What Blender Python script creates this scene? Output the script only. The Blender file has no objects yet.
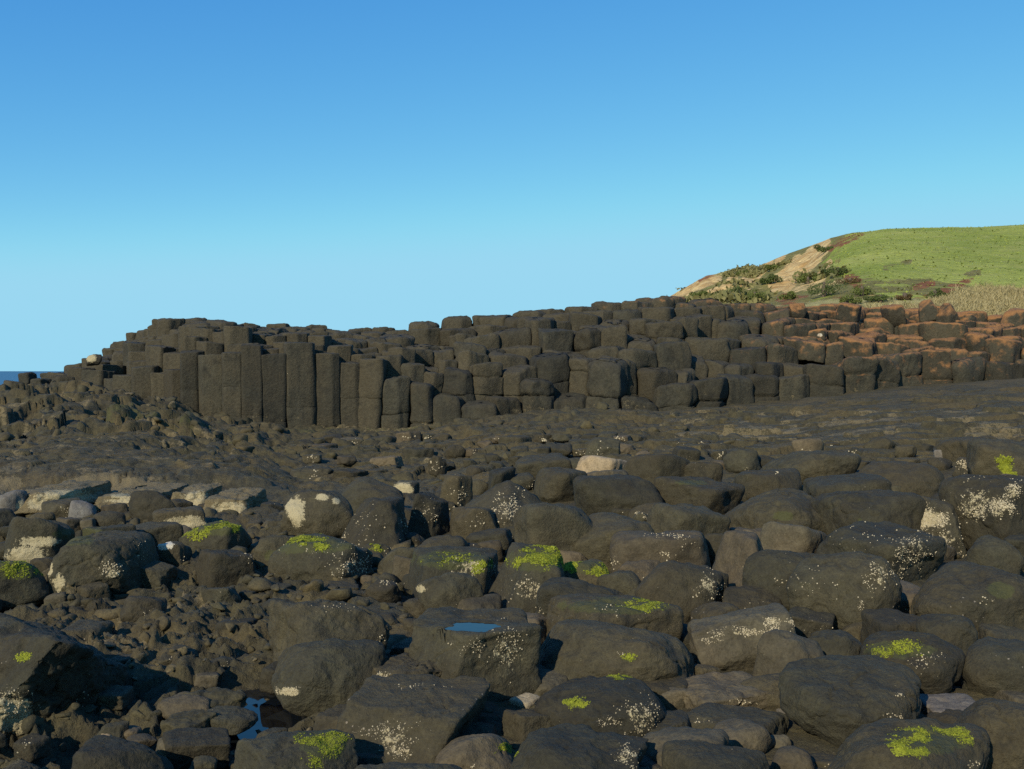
import bpy, bmesh, math, random
import numpy as np

F = 1000.0                      # focal length in pixels of a 1024 wide frame
EYE = 1.65
PITCH = -0.0135
CP, SP = math.cos(PITCH), math.sin(PITCH)
C = bpy.context.scene.collection
SUN_DIR = np.array([-0.50, -0.87, 0.0]); SUN_EL = math.radians(29)

# ------------------------------------------------------------------ camera maths
def ray(px, py):
    u, v = (px - 512.0) / F, (384.5 - py) / F
    return np.array([u, CP - v * SP, SP + v * CP])

def at(px, py, Y):
    d = ray(px, py)
    t = Y / d[1]
    return np.array([d[0] * t, Y, EYE + d[2] * t])

def project(p):
    p = np.asarray(p, float)
    y, z = p[..., 1], p[..., 2] - EYE
    dep = y * CP + z * SP
    up = -y * SP + z * CP
    return 512 + F * p[..., 0] / dep, 384.5 - F * up / dep

def smooth(a, b, x):
    t = np.clip((np.asarray(x, float) - a) / (b - a), 0, 1)
    return t * t * (3 - 2 * t)

# ------------------------------------------------------------------ noise
def _hash(ix, iy, iz):
    h = (ix.astype(np.uint64) * np.uint64(374761393) + iy.astype(np.uint64) * np.uint64(668265263) + iz.astype(np.uint64) * np.uint64(2246822519)) & np.uint64(0xFFFFFFFF)
    h = ((h ^ (h >> np.uint64(13))) * np.uint64(1274126177)) & np.uint64(0xFFFFFFFF)
    h = ((h ^ (h >> np.uint64(16))) * np.uint64(2246822507)) & np.uint64(0xFFFFFFFF)
    return (h ^ (h >> np.uint64(13))).astype(np.float64) / 4294967295.0

def vnoise(p):
    p = np.asarray(p, float) + 5000.0
    i = np.floor(p).astype(np.int64); f = p - i
    f = f * f * f * (f * (f * 6 - 15) + 10)
    out = 0
    for dx in (0, 1):
        wx = f[:, 0] if dx else 1 - f[:, 0]
        for dy in (0, 1):
            wy = f[:, 1] if dy else 1 - f[:, 1]
            for dz in (0, 1):
                wz = f[:, 2] if dz else 1 - f[:, 2]
                out = out + wx * wy * wz * _hash(i[:, 0] + dx, i[:, 1] + dy, i[:, 2] + dz)
    return out * 2 - 1

def fbm(p, octv=4, gain=0.5, lac=2.03):
    a, s, out = 1.0, 0.0, 0
    p = np.asarray(p, float)
    for k in range(octv):
        out = out + a * vnoise(p + 17.3 * k); s += a
        a *= gain; p = p * lac
    return out / s

def ridged(p, octv=4):
    a, s, out = 1.0, 0.0, 0
    p = np.asarray(p, float)
    for k in range(octv):
        out = out + a * (1 - np.abs(vnoise(p + 31.7 * k)) * 2); s += a
        a *= .5; p = p * 2.1
    return out / s

def cells(p, jit=0.9):
    """Nearest and second nearest distances to jittered lattice points in plan, and the cell's random value."""
    p = np.asarray(p, float)[:, :2] + 4000.0
    i = np.floor(p).astype(np.int64)
    d1 = np.full(len(p), 9.0); d2 = np.full(len(p), 9.0); idv = np.zeros(len(p))
    for dx in (-1, 0, 1):
        for dy in (-1, 0, 1):
            cx, cy = i[:, 0] + dx, i[:, 1] + dy
            k = np.full(len(p), 7)
            qx = cx + .5 + jit * (_hash(cx, cy, k) - .5)
            qy = cy + .5 + jit * (_hash(cx, cy, k + 4) - .5)
            d = np.hypot(p[:, 0] - qx, p[:, 1] - qy)
            r = _hash(cx, cy, k + 9)
            near = d < d1
            d2 = np.where(near, d1, np.minimum(d2, d))
            idv = np.where(near, r, idv)
            d1 = np.where(near, d, d1)
    return d1, d2, idv

# ------------------------------------------------------------------ mesh helpers
def make_mesh(name, v, faces_flat, loop_tot, mat, smooth_shade=True, attrs=None):
    me = bpy.data.meshes.new(name)
    v = np.asarray(v, np.float32)
    me.vertices.add(len(v)); me.vertices.foreach_set('co', v.ravel())
    lt = np.asarray(loop_tot, np.int32); ff = np.asarray(faces_flat, np.int32).ravel()
    me.loops.add(len(ff)); me.loops.foreach_set('vertex_index', ff)
    me.polygons.add(len(lt))
    ls = np.zeros(len(lt), np.int32); ls[1:] = np.cumsum(lt)[:-1]
    me.polygons.foreach_set('loop_start', ls); me.polygons.foreach_set('loop_total', lt)
    me.polygons.foreach_set('use_smooth', np.full(len(lt), bool(smooth_shade)))
    me.update(calc_edges=True)
    for k, a in (attrs or {}).items():
        at_ = me.attributes.new(k, 'FLOAT', 'POINT')
        at_.data.foreach_set('value', np.asarray(a, np.float32))
    me.materials.append(mat)
    return me

def link(name, me, parent=None, loc=(0, 0, 0)):
    o = bpy.data.objects.new(name, me); C.objects.link(o)
    o.location = loc
    if parent is not None: o.parent = parent
    return o

def tag(o, label=None, cat=None, group=None, kind=None):
    if label: o['label'] = label
    if cat: o['category'] = cat
    if group: o['group'] = group
    if kind: o['kind'] = kind
    return o

def grid_faces(nr, nc, wrap=False):
    r = np.arange(nr - 1)[:, None]; c = np.arange(nc if wrap else nc - 1)[None, :]
    c2 = (c + 1) % nc
    q = np.stack([r * nc + c, r * nc + c2, (r + 1) * nc + c2, (r + 1) * nc + c], -1).reshape(-1, 4)
    return q

ICO = {}
def ico(n):
    if n not in ICO:
        bm = bmesh.new(); bmesh.ops.create_icosphere(bm, subdivisions=n, radius=1)
        v = np.array([x.co[:] for x in bm.verts]); v /= np.linalg.norm(v, axis=1)[:, None]
        f = np.array([[x.index for x in fc.verts] for fc in bm.faces])
        bm.free(); ICO[n] = (v, f)
    return ICO[n]

def vnormals(v, f):
    n = np.cross(v[f[:, 1]] - v[f[:, 0]], v[f[:, 2]] - v[f[:, 0]])
    out = np.zeros_like(v)
    for k in range(3): np.add.at(out, f[:, k], n)
    return out / np.maximum(np.linalg.norm(out, axis=1), 1e-12)[:, None]

# ------------------------------------------------------------------ materials
def nodes_of(name):
    m = bpy.data.materials.new(name); m.use_nodes = True
    nt = m.node_tree; nt.nodes.clear()
    out = nt.nodes.new('ShaderNodeOutputMaterial'); b = nt.nodes.new('ShaderNodeBsdfPrincipled')
    nt.links.new(b.outputs[0], out.inputs[0])
    return m, nt, b

class NT:
    def __init__(s, nt): s.nt = nt
    def n(s, t, **kw):
        x = s.nt.nodes.new('ShaderNode' + t)
        for k, v in kw.items(): setattr(x, k, v)
        return x
    def l(s, a, b): s.nt.links.new(a, b)
    def put(s, sock, v):
        if hasattr(v, 'is_output') or isinstance(v, bpy.types.NodeSocket): s.l(v, sock)
        else: sock.default_value = v
    def math(s, op, a, b=0.0, clamp=False):
        x = s.n('Math', operation=op, use_clamp=clamp); s.put(x.inputs[0], a); s.put(x.inputs[1], b); return x.outputs[0]
    def noise(s, vec, scale, detail=4, rough=0.55, dist=0.0):
        x = s.n('TexNoise'); s.l(vec, x.inputs['Vector']); x.inputs['Scale'].default_value = scale
        x.inputs['Detail'].default_value = detail; x.inputs['Roughness'].default_value = rough; x.inputs['Distortion'].default_value = dist
        return x.outputs['Fac']
    def vor(s, vec, scale, feature='F1'):
        x = s.n('TexVoronoi', feature=feature); s.l(vec, x.inputs['Vector']); x.inputs['Scale'].default_value = scale
        return x
    def step(s, v, a, b):
        x = s.n('MapRange', interpolation_type='SMOOTHSTEP'); s.put(x.inputs['Value'], v)
        x.inputs['From Min'].default_value = a; x.inputs['From Max'].default_value = b
        return x.outputs['Result']
    def lin(s, v, a, b, c, d):
        x = s.n('MapRange'); s.put(x.inputs['Value'], v)
        for k, q in zip(('From Min', 'From Max', 'To Min', 'To Max'), (a, b, c, d)): x.inputs[k].default_value = q
        return x.outputs['Result']
    def mix(s, fac, a, b, mode='MIX'):
        x = s.n('Mix', data_type='RGBA', blend_type=mode); s.put(x.inputs['Factor'], fac)
        for sock, v in ((x.inputs[6], a), (x.inputs[7], b)):
            if isinstance(v, tuple): sock.default_value = (*v, 1)
            else: s.l(v, sock)
        return x.outputs[2]
    def attr(s, name):
        return s.n('Attribute', attribute_name=name).outputs['Fac']

def rock_material(name, dark, light, brown, specks=1.0, bumpd=0.02, rough=0.85, ground=False):
    m, nt, b = nodes_of(name); N = NT(nt)
    geo = N.n('NewGeometry'); pos = geo.outputs['Position']
    rnd = N.n('ObjectInfo').outputs['Random']
    n1 = N.noise(pos, 1.1, 5, .6); n2 = N.noise(pos, 13, 6, .65); n3 = N.noise(pos, 60, 6, .72); n4 = N.noise(pos, 4.2, 5, .6, .4)
    col = N.mix(N.step(n4, .3, .7), dark, light)
    col = N.mix(N.math('MULTIPLY', N.step(n1, .42, .68), .75), col, brown)
    if not ground:
        r2 = N.math('FRACT', N.math('MULTIPLY', rnd, 7.31))
        col = N.mix(N.math('MULTIPLY', N.step(r2, .30, .95), .8), col, brown)
    tone = N.math('MULTIPLY', N.lin(n2, .25, .75, .68, 1.32), N.lin(n3, .3, .7, .66, 1.34))
    if not ground: tone = N.math('MULTIPLY', tone, N.lin(rnd, 0, 1, .72, 1.28))
    g = N.n('CombineColor'); [N.l(tone, g.inputs[k]) for k in range(3)]
    col = N.mix(1.0, col, g.outputs[0], 'MULTIPLY')
    st = N.step(N.noise(pos, 1.9, 6, .7, .6), .54, .66)
    col = N.mix(N.math('MULTIPLY', st, .42), col, (dark[0] * .45, dark[1] * .45, dark[2] * .5))
    # sparse pale flecks of barnacle and lichen
    v = N.vor(pos, 38)
    dot = N.math('LESS_THAN', v.outputs['Distance'], N.math('MULTIPLY', N.step(N.noise(pos, 2.3, 3), .52, .72), .22 * specks))
    sc = N.n('SeparateColor'); N.l(v.outputs['Color'], sc.inputs[0])
    pick = N.math('LESS_THAN', sc.outputs[0], .30)
    col = N.mix(N.math('MULTIPLY', N.math('MULTIPLY', dot, pick), .8), col, (.25, .21, .15))
    # green film, cream crust, rust-orange lichen where the rock carries them
    def mask(att, sc_, w=.45):
        nn = N.math('ADD', N.math('MULTIPLY', N.noise(pos, sc_, 6, .72), .65), N.math('MULTIPLY', N.noise(pos, sc_ * 4.3, 4, .7), .35))
        return N.step(N.math('ADD', N.attr(att), N.lin(nn, .30, .70, -w, w)), .42, .60)
    col = N.mix(N.math('MULTIPLY', mask('olive', 6), .55), col, (.062, .066, .018))
    col = N.mix(N.math('MULTIPLY', mask('tan', 9), .8), col, (.165, .128, .064))
    tri = N.mix(n3, (.27, .22, .115), (.52, .44, .26))
    col = N.mix(N.math('MULTIPLY', mask('cream', 22, .62), .9), col, tri)
    col = N.mix(N.math('MULTIPLY', mask('white', 16), .95), col, N.mix(n3, (.40, .36, .27), (.66, .61, .48)))
    up = N.n('SeparateXYZ'); N.l(geo.outputs['Normal'], up.inputs[0])
    ru = N.math('MULTIPLY', N.attr('rust'), N.step(up.outputs[2], -.35, .75))
    nn = N.noise(pos, 3.4, 6, .65)
    rm = N.step(N.math('ADD', ru, N.lin(nn, .28, .72, -.55, .55)), .25, .95)
    rm = N.math('MULTIPLY', rm, N.step(N.attr('rust'), .02, .30))
    col = N.mix(N.math('MULTIPLY', rm, .85), col, N.mix(n2, (.19, .085, .028), (.37, .180, .062)))
    N.l(col, b.inputs['Base Color'])
    b.inputs['Roughness'].default_value = rough
    b.inputs['Specular IOR Level'].default_value = .35
    pit = N.vor(pos, 55).outputs['Distance']
    h = N.math('ADD', N.math('MULTIPLY', n2, 1.2), N.math('MULTIPLY', n3, .55))
    h = N.math('ADD', h, N.math('MULTIPLY', N.step(pit, .0, .35), .12))
    bu = N.n('Bump'); bu.inputs['Strength'].default_value = 1.0; bu.inputs['Distance'].default_value = bumpd
    N.l(h, bu.inputs['Height']); N.l(bu.outputs[0], b.inputs['Normal'])
    return m

def plain(name, colA, colB, scale=8, rough=.8, spec=.3):
    m, nt, b = nodes_of(name); N = NT(nt)
    pos = N.n('NewGeometry').outputs['Position']
    r = N.n('NewGeometry').outputs['Random Per Island']
    f = N.math('ADD', N.math('MULTIPLY', N.noise(pos, scale, 4), .6), N.math('MULTIPLY', r, .5), True)
    N.l(N.mix(f, colA, colB), b.inputs['Base Color'])
    b.inputs['Roughness'].default_value = rough; b.inputs['Specular IOR Level'].default_value = spec
    return m

BASALT = rock_material('basalt', (0.0295, 0.0263, 0.0146), (0.0436, 0.0394, 0.0211), (0.0507, 0.0401, 0.0192))
COLUMN = rock_material('column_basalt', (0.0290, 0.0268, 0.0172), (0.0455, 0.0412, 0.0255), (0.0530, 0.0435, 0.0240), specks=.3, bumpd=.035)
GROUND = rock_material('shore_rock', (0.0398, 0.0338, 0.0162), (0.0684, 0.0576, 0.0259), (0.0891, 0.0658, 0.0264), specks=.8, bumpd=.03, ground=True)
RUBBLE = rock_material('rubble_rock', (0.0367, 0.0314, 0.0149), (0.0631, 0.0535, 0.0242), (0.0917, 0.0672, 0.0265), specks=.6, bumpd=.012, ground=True)
PALE = rock_material('pale_rock', (.20, .165, .105), (.30, .25, .165), (.24, .17, .09), specks=.2, bumpd=.012)
BROWN = rock_material('brown_rock', (.050, .042, .024), (.078, .066, .038), (.086, .064, .034), specks=.5, bumpd=.012)
GREY = rock_material('grey_rock', (.085, .08, .068), (.15, .142, .12), (.12, .10, .075), specks=.3, bumpd=.012)
BARN = plain('barnacle_shell', (.14, .11, .065), (.60, .51, .33), 40)
ALGAE = plain('green_algae', (.055, .072, .010), (.27, .285, .022), 22, .75, .15)

# ------------------------------------------------------------------ terrain
TB = np.array([(-300, 400, 31), (0, 398, 31), (70, 396, 30.5), (130, 400, 29.5), (200, 416, 28.3), (240, 421, 28), (300, 428, 28), (400, 430, 28), (440, 426, 28.2), (500, 417, 28.4),
               (560, 411, 28.6), (640, 410, 29), (700, 405, 29.4), (760, 402, 30), (800, 399, 30.4), (900, 387, 31.2), (1024, 378, 32), (1400, 372, 34)], float)
def foot(s):
    y = np.interp(s, TB[:, 0], TB[:, 1]); D = np.interp(s, TB[:, 0], TB[:, 2])
    return D, EYE - (y - 371.0) / F * D

POOL = [(262, 712, 34, 17)]
def base_ground(x, Y):
    x = np.asarray(x, float); Y = np.asarray(Y, float)
    s = 512 + F * x / np.maximum(Y, .5)
    D, zf = foot(s)
    t = np.clip((Y - 9.0) / (D - 9.0), 0, None)
    z = zf * np.where(t < 1, t, 1 + .25 * np.minimum(t - 1, 1))
    # craggy ridge in front of the outcrop's seaward end
    e = smooth(200, 165, s + 14 * np.sin(Y * 1.3)) * smooth(16.0, 24.5, Y) * (1 - smooth(27.5, 31, Y))
    z = z + .17 * smooth(12.9, 13.4, Y) * smooth(300, 250, s) * smooth(20, 16, Y)
    z = z + e * (.34 + .10 * np.sin(x * .9)) * (1 - .25 * smooth(60, -200, s))
    # the platform breaks off to the sea beyond the outcrop
    z = z - 4.5 * smooth(33, 40, Y) * smooth(160, 60, s)
    return z

def ground_detail(x, Y):
    p = np.stack([x, Y, np.zeros_like(x)], -1)
    s = 512 + F * x / np.maximum(Y, .5)
    left = smooth(330, 180, s)
    fr = 1 - .72 * smooth(300, 470, s) * smooth(15, 11, Y)
    fr = fr * (1 - .25 * smooth(12, 15, Y)) * (1 - .6 * smooth(560, 720, s) * smooth(12, 17, Y))   # the slabs in front of the right half are smoother
    peb = smooth(330, 240, s) * smooth(11, 9, Y)
    sc = np.clip(Y / 10.0, .45, 1.6)
    d = .10 * fbm(p * .55, 3) + fr * (.055 * fbm(p * 2.3, 4) + .05 * (ridged(p * 3.1, 4) - .35))
    d1, d2, r = cells(p * 1.9 + .25 * np.stack([fbm(p * 3, 2), fbm(p * 3 + 40, 2), 0 * x], -1))
    d = d + fr * (.08 * (r - .5) - .09 * np.exp(-((d2 - d1) / .07) ** 2) * smooth(-.2, .5, fbm(p * .8 + 9, 2)))
    e1, e2, q = cells(p * 5.2 + .2 * np.stack([fbm(p * 7, 2), fbm(p * 7 + 40, 2), 0 * x], -1))
    d = d + fr * .045 * (q - .5) + .010 * fr * smooth(.55, .1, e1)
    wq = p * 4.2 + .8 * np.stack([fbm(p * 4 + 3, 3), fbm(p * 4 + 60, 3), 0 * x], -1)
    d = d + peb * (.085 * (ridged(wq, 4) - .35) + .05 * fbm(p * 11, 3) - .06 * smooth(.25, .6, fbm(p * 3.3 + 8, 3)))
    crag = left * smooth(15, 19, Y) * smooth(30, 27, Y)
    w = p + .35 * np.stack([fbm(p * 1.1, 3), fbm(p * 1.1 + 50, 3), 0 * x], -1)
    f1, f2, rr = cells(w * 1.1)
    d = d * (1 - .5 * crag) + crag * (-.38 * smooth(.16, .34, fbm(w * 1.15 + 12, 3)) - .20 * smooth(.15, .3, fbm(w * 2.9 + 2, 3)) + .28 * fbm(w * .8, 3) + .10 * (ridged(w * 1.3 + 4, 3) - .4) + .36 * (rr - .5) + .12 * (cells(w * 2.7 + 5)[2] - .5) - .42 * np.exp(-((f2 - f1) / .10) ** 2) * smooth(.05, .4, fbm(p * .55 + 3, 2)))
    g1, g2, gr = cells(w * np.array([1.25, 1.6, 1]) + 20)
    d = d + (1 - left) * smooth(13, 17, Y) * smooth(29.5, 27.5, Y) * (1 - .45 * smooth(700, 900, s)) * (.20 * (gr - .5) - .10 * np.exp(-((g2 - g1) / .10) ** 2) * smooth(-.2, .3, fbm(p * .6 + 13, 2)))
    # terraces across the flat in front of the columns
    ter = smooth(15, 18, Y) * smooth(29, 27.5, Y) * (1 - left)
    d = d + ter * .085 * np.round(2.5 * fbm(p * np.array([.25, .9, 1]) + 7, 3))
    return d

def G(x, Y, detail=False):
    x = np.atleast_1d(np.asarray(x, float)); Y = np.atleast_1d(np.asarray(Y, float))
    z = base_ground(x, Y)
    if detail: z = z + ground_detail(x, Y)
    return z

def ground_hit(px, py):
    """Where the sight line through a picture point meets the base ground."""
    d = ray(px, py)
    ts = np.linspace(2.0, 60, 1200)
    z = EYE + d[2] * ts
    g = base_ground(d[0] * ts, d[1] * ts)
    k = np.argmax(z < g) if (z < g).any() else len(ts) - 1
    t = ts[k]
    return np.array([d[0] * t, d[1] * t, g[k]])

def pool_hit(px, py, z):
    d = ray(px, py); t = (z - EYE) / d[2]
    return np.array([d[0] * t, d[1] * t, z])
POOL_AT = [(pool_hit(cx, cy, -.06), rx, ry) for cx, cy, rx, ry in POOL]

def build_ground():
    rows = np.concatenate([np.linspace(1500, 800, 60), np.linspace(798, 490, 330), np.linspace(489.7, 428, 300), np.linspace(427.5, 392, 90)])
    Y = EYE * F / (rows - 371.0)
    Y = np.append(Y, [84, 95])
    nc = 700
    pxs = np.concatenate([np.linspace(-900, -82, 30), np.linspace(-80, 1104, nc - 60), np.linspace(1110, 1900, 30)])
    YY, PX = np.meshgrid(Y, pxs, indexing='ij')
    X = (PX - 512) / F * YY
    x, y = X.ravel(), YY.ravel()
    z = G(x, y, True)
    for c, rx, ry in POOL_AT:
        r = np.hypot((x - c[0]) / .20, (y - c[1]) / .34)
        z = np.where(r < 2.2, z * smooth(.8, 2.2, r) + (1 - smooth(.8, 2.2, r)) * (-.105 + .09 * fbm(np.stack([x * 7, y * 7, 0 * x], -1), 3)), z)
    p = np.stack([x, y, 0 * x], -1)
    px, py = project(np.stack([x, y, z], -1))
    olive = .45 * smooth(.0, .5, fbm(p * .6 + 3, 4)) * smooth(13, 17, y) * smooth(560, 380, px) + .12
    cream = np.zeros_like(x); tan = np.zeros_like(x)
    # pale streaks between the slabs on the right, a tan strip below the craggy ridge
    lay = ridged(np.stack([x * .9, y * 1.6, 0 * x], -1) + 11, 3)
    tan += .55 * smooth(.30, .55, lay) * smooth(610, 700, px) * smooth(404, 412, py) * smooth(452, 436, py)
    tan += .80 * smooth(470, 482, py) * smooth(520, 500, py) * smooth(270, 200, px) * smooth(-.3, .3, fbm(p * 1.6, 3))
    tan += .55 * smooth(-.1, .5, fbm(p * 2.2 + 5, 4)) * smooth(300, 200, px)
    tan += .5 * np.exp(-((y - foot(px)[0] + .15) / .25) ** 2) * smooth(270, 300, px) * smooth(470, 440, px)
    me = make_mesh('shore_platform', np.stack([x, y, z], -1), grid_faces(len(Y), len(pxs)), np.full((len(Y) - 1) * (len(pxs) - 1), 4), GROUND,
                   attrs={'olive': olive, 'cream': cream, 'tan': tan})
    tag(link('ground', me), kind='structure')
build_ground()

# ------------------------------------------------------------------ water
def water_material(name, base, rough, wave, strength):
    m, nt, b = nodes_of(name); N = NT(nt)
    pos = N.n('NewGeometry').outputs['Position']
    b.inputs['Base Color'].default_value = (*base, 1); b.inputs['Roughness'].default_value = rough; b.inputs['IOR'].default_value = 1.33
    bu = N.n('Bump'); bu.inputs['Strength'].default_value = strength; bu.inputs['Distance'].default_value = .2 if wave < 5 else .004
    N.l(N.noise(pos, wave, 4), bu.inputs['Height']); N.l(bu.outputs[0], b.inputs['Normal'])
    return m
SEA = water_material('sea_water', (.008, .045, .12), .35, .25, .6)
POOLW = water_material('pool_water', (.006, .008, .010), .03, 9, .12)

def sheet(name, pts, mat):
    return make_mesh(name, pts, np.arange(len(pts)), [len(pts)], mat, False)
seaz = -1.9
tag(link('sea', sheet('sea', [(-9000, -200, seaz), (9000, -200, seaz), (9000, 16000, seaz), (-9000, 16000, seaz)], SEA)), kind='structure')
for c, rx, ry in POOL_AT:
    n = 40; a = np.arange(n) / n * 2 * math.pi
    r = 1 + .12 * np.sin(3 * a + 1) + .06 * np.sin(7 * a)
    link('tide_pool_water', sheet('tide_pool_water', np.stack([c[0] + .34 * r * np.cos(a), c[1] + .52 * r * np.sin(a), np.full(n, -.06)], -1), POOLW))['kind'] = 'structure'
# ------------------------------------------------------------------ boulders
RNG = np.random.default_rng(11)
GROUP = 'dark basalt boulders on the shore platform'

def unit_shape(kind, rng, planes=None, p=None):
    """Outward planes (normal, distance) of a rounded block and how sharp its edges are."""
    yaw = rng.uniform(0, math.pi); tl = rng.uniform(-.18, .18, 2)
    def box(hx, hy, hz, yaw=yaw, t=tl):
        c, s = math.cos(yaw), math.sin(yaw)
        ax = np.array([[c, s, 0], [-s, c, 0], [0, 0, 1.]])
        R = np.array([[1, 0, t[0]], [0, 1, t[1]], [-t[0], -t[1], 1]])
        ax = ax @ R.T
        return [(sg * a, h) for a, h in zip(ax, (hx, hy, hz)) for sg in (1, -1)]
    def rand(n, lo, hi):
        o = []
        for _ in range(n):
            d = rng.normal(size=3); d /= np.linalg.norm(d); o.append((d, rng.uniform(lo, hi)))
        return o
    if kind == 'b': pl, q = box(.8, .75, .8) + rand(5, .92, 1.08), 15
    elif kind == 's': pl, q = box(.9, .8, .75) + rand(4, 1.0, 1.12), 9
    elif kind == 'd': pl, q = rand(13, .84, 1.0) + box(1, 1, 1), 8.5
    elif kind == 'c': pl, q = [(np.array([math.cos(a), math.sin(a), 0]), 1.0) for a in np.arange(6) * math.pi / 3 + yaw] + [(np.array([tl[0], tl[1], 1.]), .8), (np.array([0, 0, -1.]), .8)], 16
    elif kind == 'w':   # peaked: two or three faces leaning together
        pl = box(.95, .8, .9) + [(np.array([.75, -.25, .62]), .72), (np.array([-.62, -.25, .75]), .78), (np.array([0.1, -.75, .6]), .85)] + rand(3, 1, 1.1); q = 16
    else: pl, q = box(.95, .9, .9) + rand(11, .80, 1.02), 15
    if planes is not None:
        pl = [(np.array(n, float) / np.linalg.norm(n), h) for *n, h in planes]
    if p: q = p
    return pl, q

def boulder_mesh(kind, rng, lvl, planes=None, p=None, rough=1.0, dent=None):
    d, f = ico(lvl)
    pl, q = unit_shape(kind, rng, planes, p)
    acc = np.zeros(len(d))
    off = rng.uniform(0, 100, 3)
    wob = 1 + .05 * rough * fbm(d * 1.6 + off, 3)
    for n, h in pl: acc += np.maximum(0, d @ n / h) ** q
    r = acc ** (-1.0 / q) * wob
    v = d * r[:, None]
    lo, hi = v.min(0), v.max(0)
    v = (v - (lo + hi) / 2) / ((hi - lo) / 2)
    return v, f, off

def weather(v, f, size, off, rough):
    """Wear: hollows, chips and grain, along the normals, in metres."""
    n = vnormals(v, f)
    p = v / size * 1.0 + off
    a = .055 * fbm(p * 1.5, 3) + .034 * rough * fbm(p * 4.2 + 9, 4) + .015 * rough * fbm(p * 13 + 5, 3) - .022 * rough * smooth(.30, .62, fbm(p * 6.5 + 41, 3))
    a -= .05 * rough * smooth(.50, .72, fbm(p * 1.9 + 31, 2) * .5 + .5) 
    w = fbm(p * .8 + 70, 2)
    crack = np.abs(fbm(p * 1.1 + 3, 3))
    a += .004 * rough * fbm(p * 30 + 5, 2) - .004 * smooth(.3, .6, fbm(p * 22 + 2, 2))
    a -= .045 * rough * smooth(.040, .0, crack) * smooth(.0, .3, w)
    return v + n * (a * size)[:, None]

def fit_boulder(bb, kind, rng, o):
    x0, y0, x1, y1 = bb
    if x0 > 400 and not o.get('Y') and y1 < 720: x0, x1, y0, y1 = x0 - .03 * (x1 - x0), x1 + .03 * (x1 - x0), y0 - .05 * (y1 - y0), y1 + .08 * (y1 - y0)
    Wp, Hp = x1 - x0, y1 - y0
    lvl = o.get('lvl') or (6 if Wp > 105 else 5 if Wp > 34 else 4)
    u, f, off = boulder_mesh(kind, rng, lvl, o.get('planes'), o.get('p'), o.get('rough', 1))
    cx, cy = (x0 + x1) / 2, (y0 + y1) / 2
    sink = o.get('sink', .22)
    D = o.get('Y') or max(3.2, EYE * F / (y1 - 371 + 6))
    dr = o.get('depth', .85)
    for _ in range(14):
        a = Wp / 2 * D / F; b = dr * a
        dl = max(.02, (cy - 371) / F)
        c2 = (Hp / 2 * D / F) ** 2 - (b * math.sin(dl)) ** 2
        cmin = .42 * min(a, Hp * D / F * .9)
        c = math.sqrt(max(c2, cmin ** 2)) / math.cos(dl)
        if c2 < cmin ** 2: b = min(b, max(.35 * a, math.sqrt(max((Hp / 2 * D / F) ** 2 - (c * math.cos(dl)) ** 2, 0)) / max(math.sin(dl), .05)))
        if o.get('Y'): break
        dirv = ray(cx, cy)
        x = dirv[0] * D / dirv[1]
        zc = G(x, D)[0] + c * (1 - 2 * sink) + o.get('lift', 0)
        Dn = (zc - EYE) / dirv[2] * dirv[1] if dirv[2] < -.004 else D
        D = .5 * D + .5 * float(np.clip(Dn, 2.6, 45))
    ctr = at(cx, cy, D)
    S = np.array([a, b, c])
    size = (a * b * c) ** (1 / 3)
    for _ in range(3):
        v = u * S
        v = weather(v, f, size, off, o.get('rough', 1))
        px, py = project(v + ctr)
        S[0] *= Wp / (px.max() - px.min()); 
        S[2] *= float(np.clip(Hp / (py.max() - py.min()), .6, 1.5))
        px, py = project(u * S + ctr)
        e = at(cx - (px.max() + px.min()) / 2 + cx, cy - (py.max() + py.min()) / 2 + cy, ctr[1]) - at(cx, cy, ctr[1])
        ctr = ctr + e
    v = weather(u * S, f, size, off, o.get('rough', 1))
    return v, f, ctr, S

def patch_points(v, f, ctr, spec, rng):
    """Points spread over the faces that lie inside a ragged patch, and their normals."""
    _, cx, cy, rx, ry, n = spec[:6]
    if spec[0] == 'bar': n = max(4, int(n * .55))
    if spec[0] == 'alg': n = int(n * 2.6)
    w = v + ctr
    fc = w[f].mean(1)
    nr = np.cross(w[f[:, 1]] - w[f[:, 0]], w[f[:, 2]] - w[f[:, 0]])
    ar = np.linalg.norm(nr, axis=1); nr /= np.maximum(ar, 1e-12)[:, None]
    px, py = project(fc)
    see = np.einsum('ij,ij->i', nr, np.array([0, 0, EYE]) - fc) > 0
    e = np.hypot((px - cx) / rx, (py - cy) / ry)
    size = np.sqrt(ar.sum() / 12)
    dens = (1.2 - e) + (1.9 if spec[0] == 'alg' else 1.2) * fbm(fc / size * 5.5 + 3, 4)
    wgt = np.where(see & (e < 1.5), np.clip(dens, 0, 1) ** 1.5, 0) * ar
    if wgt.sum() <= 0: return None
    k = rng.choice(len(f), n, p=wgt / wgt.sum())
    r1, r2 = np.sqrt(rng.random(n)), rng.random(n)
    q = v[f[k]]
    pts = q[:, 0] * (1 - r1)[:, None] + q[:, 1] * (r1 * (1 - r2))[:, None] + q[:, 2] * (r1 * r2)[:, None]
    return pts, nr[k]

def frames(n, rng):
    t = rng.normal(size=n.shape); t -= n * np.einsum('ij,ij->i', t, n)[:, None]
    t /= np.linalg.norm(t, axis=1)[:, None]
    return t, np.cross(n, t)

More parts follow.
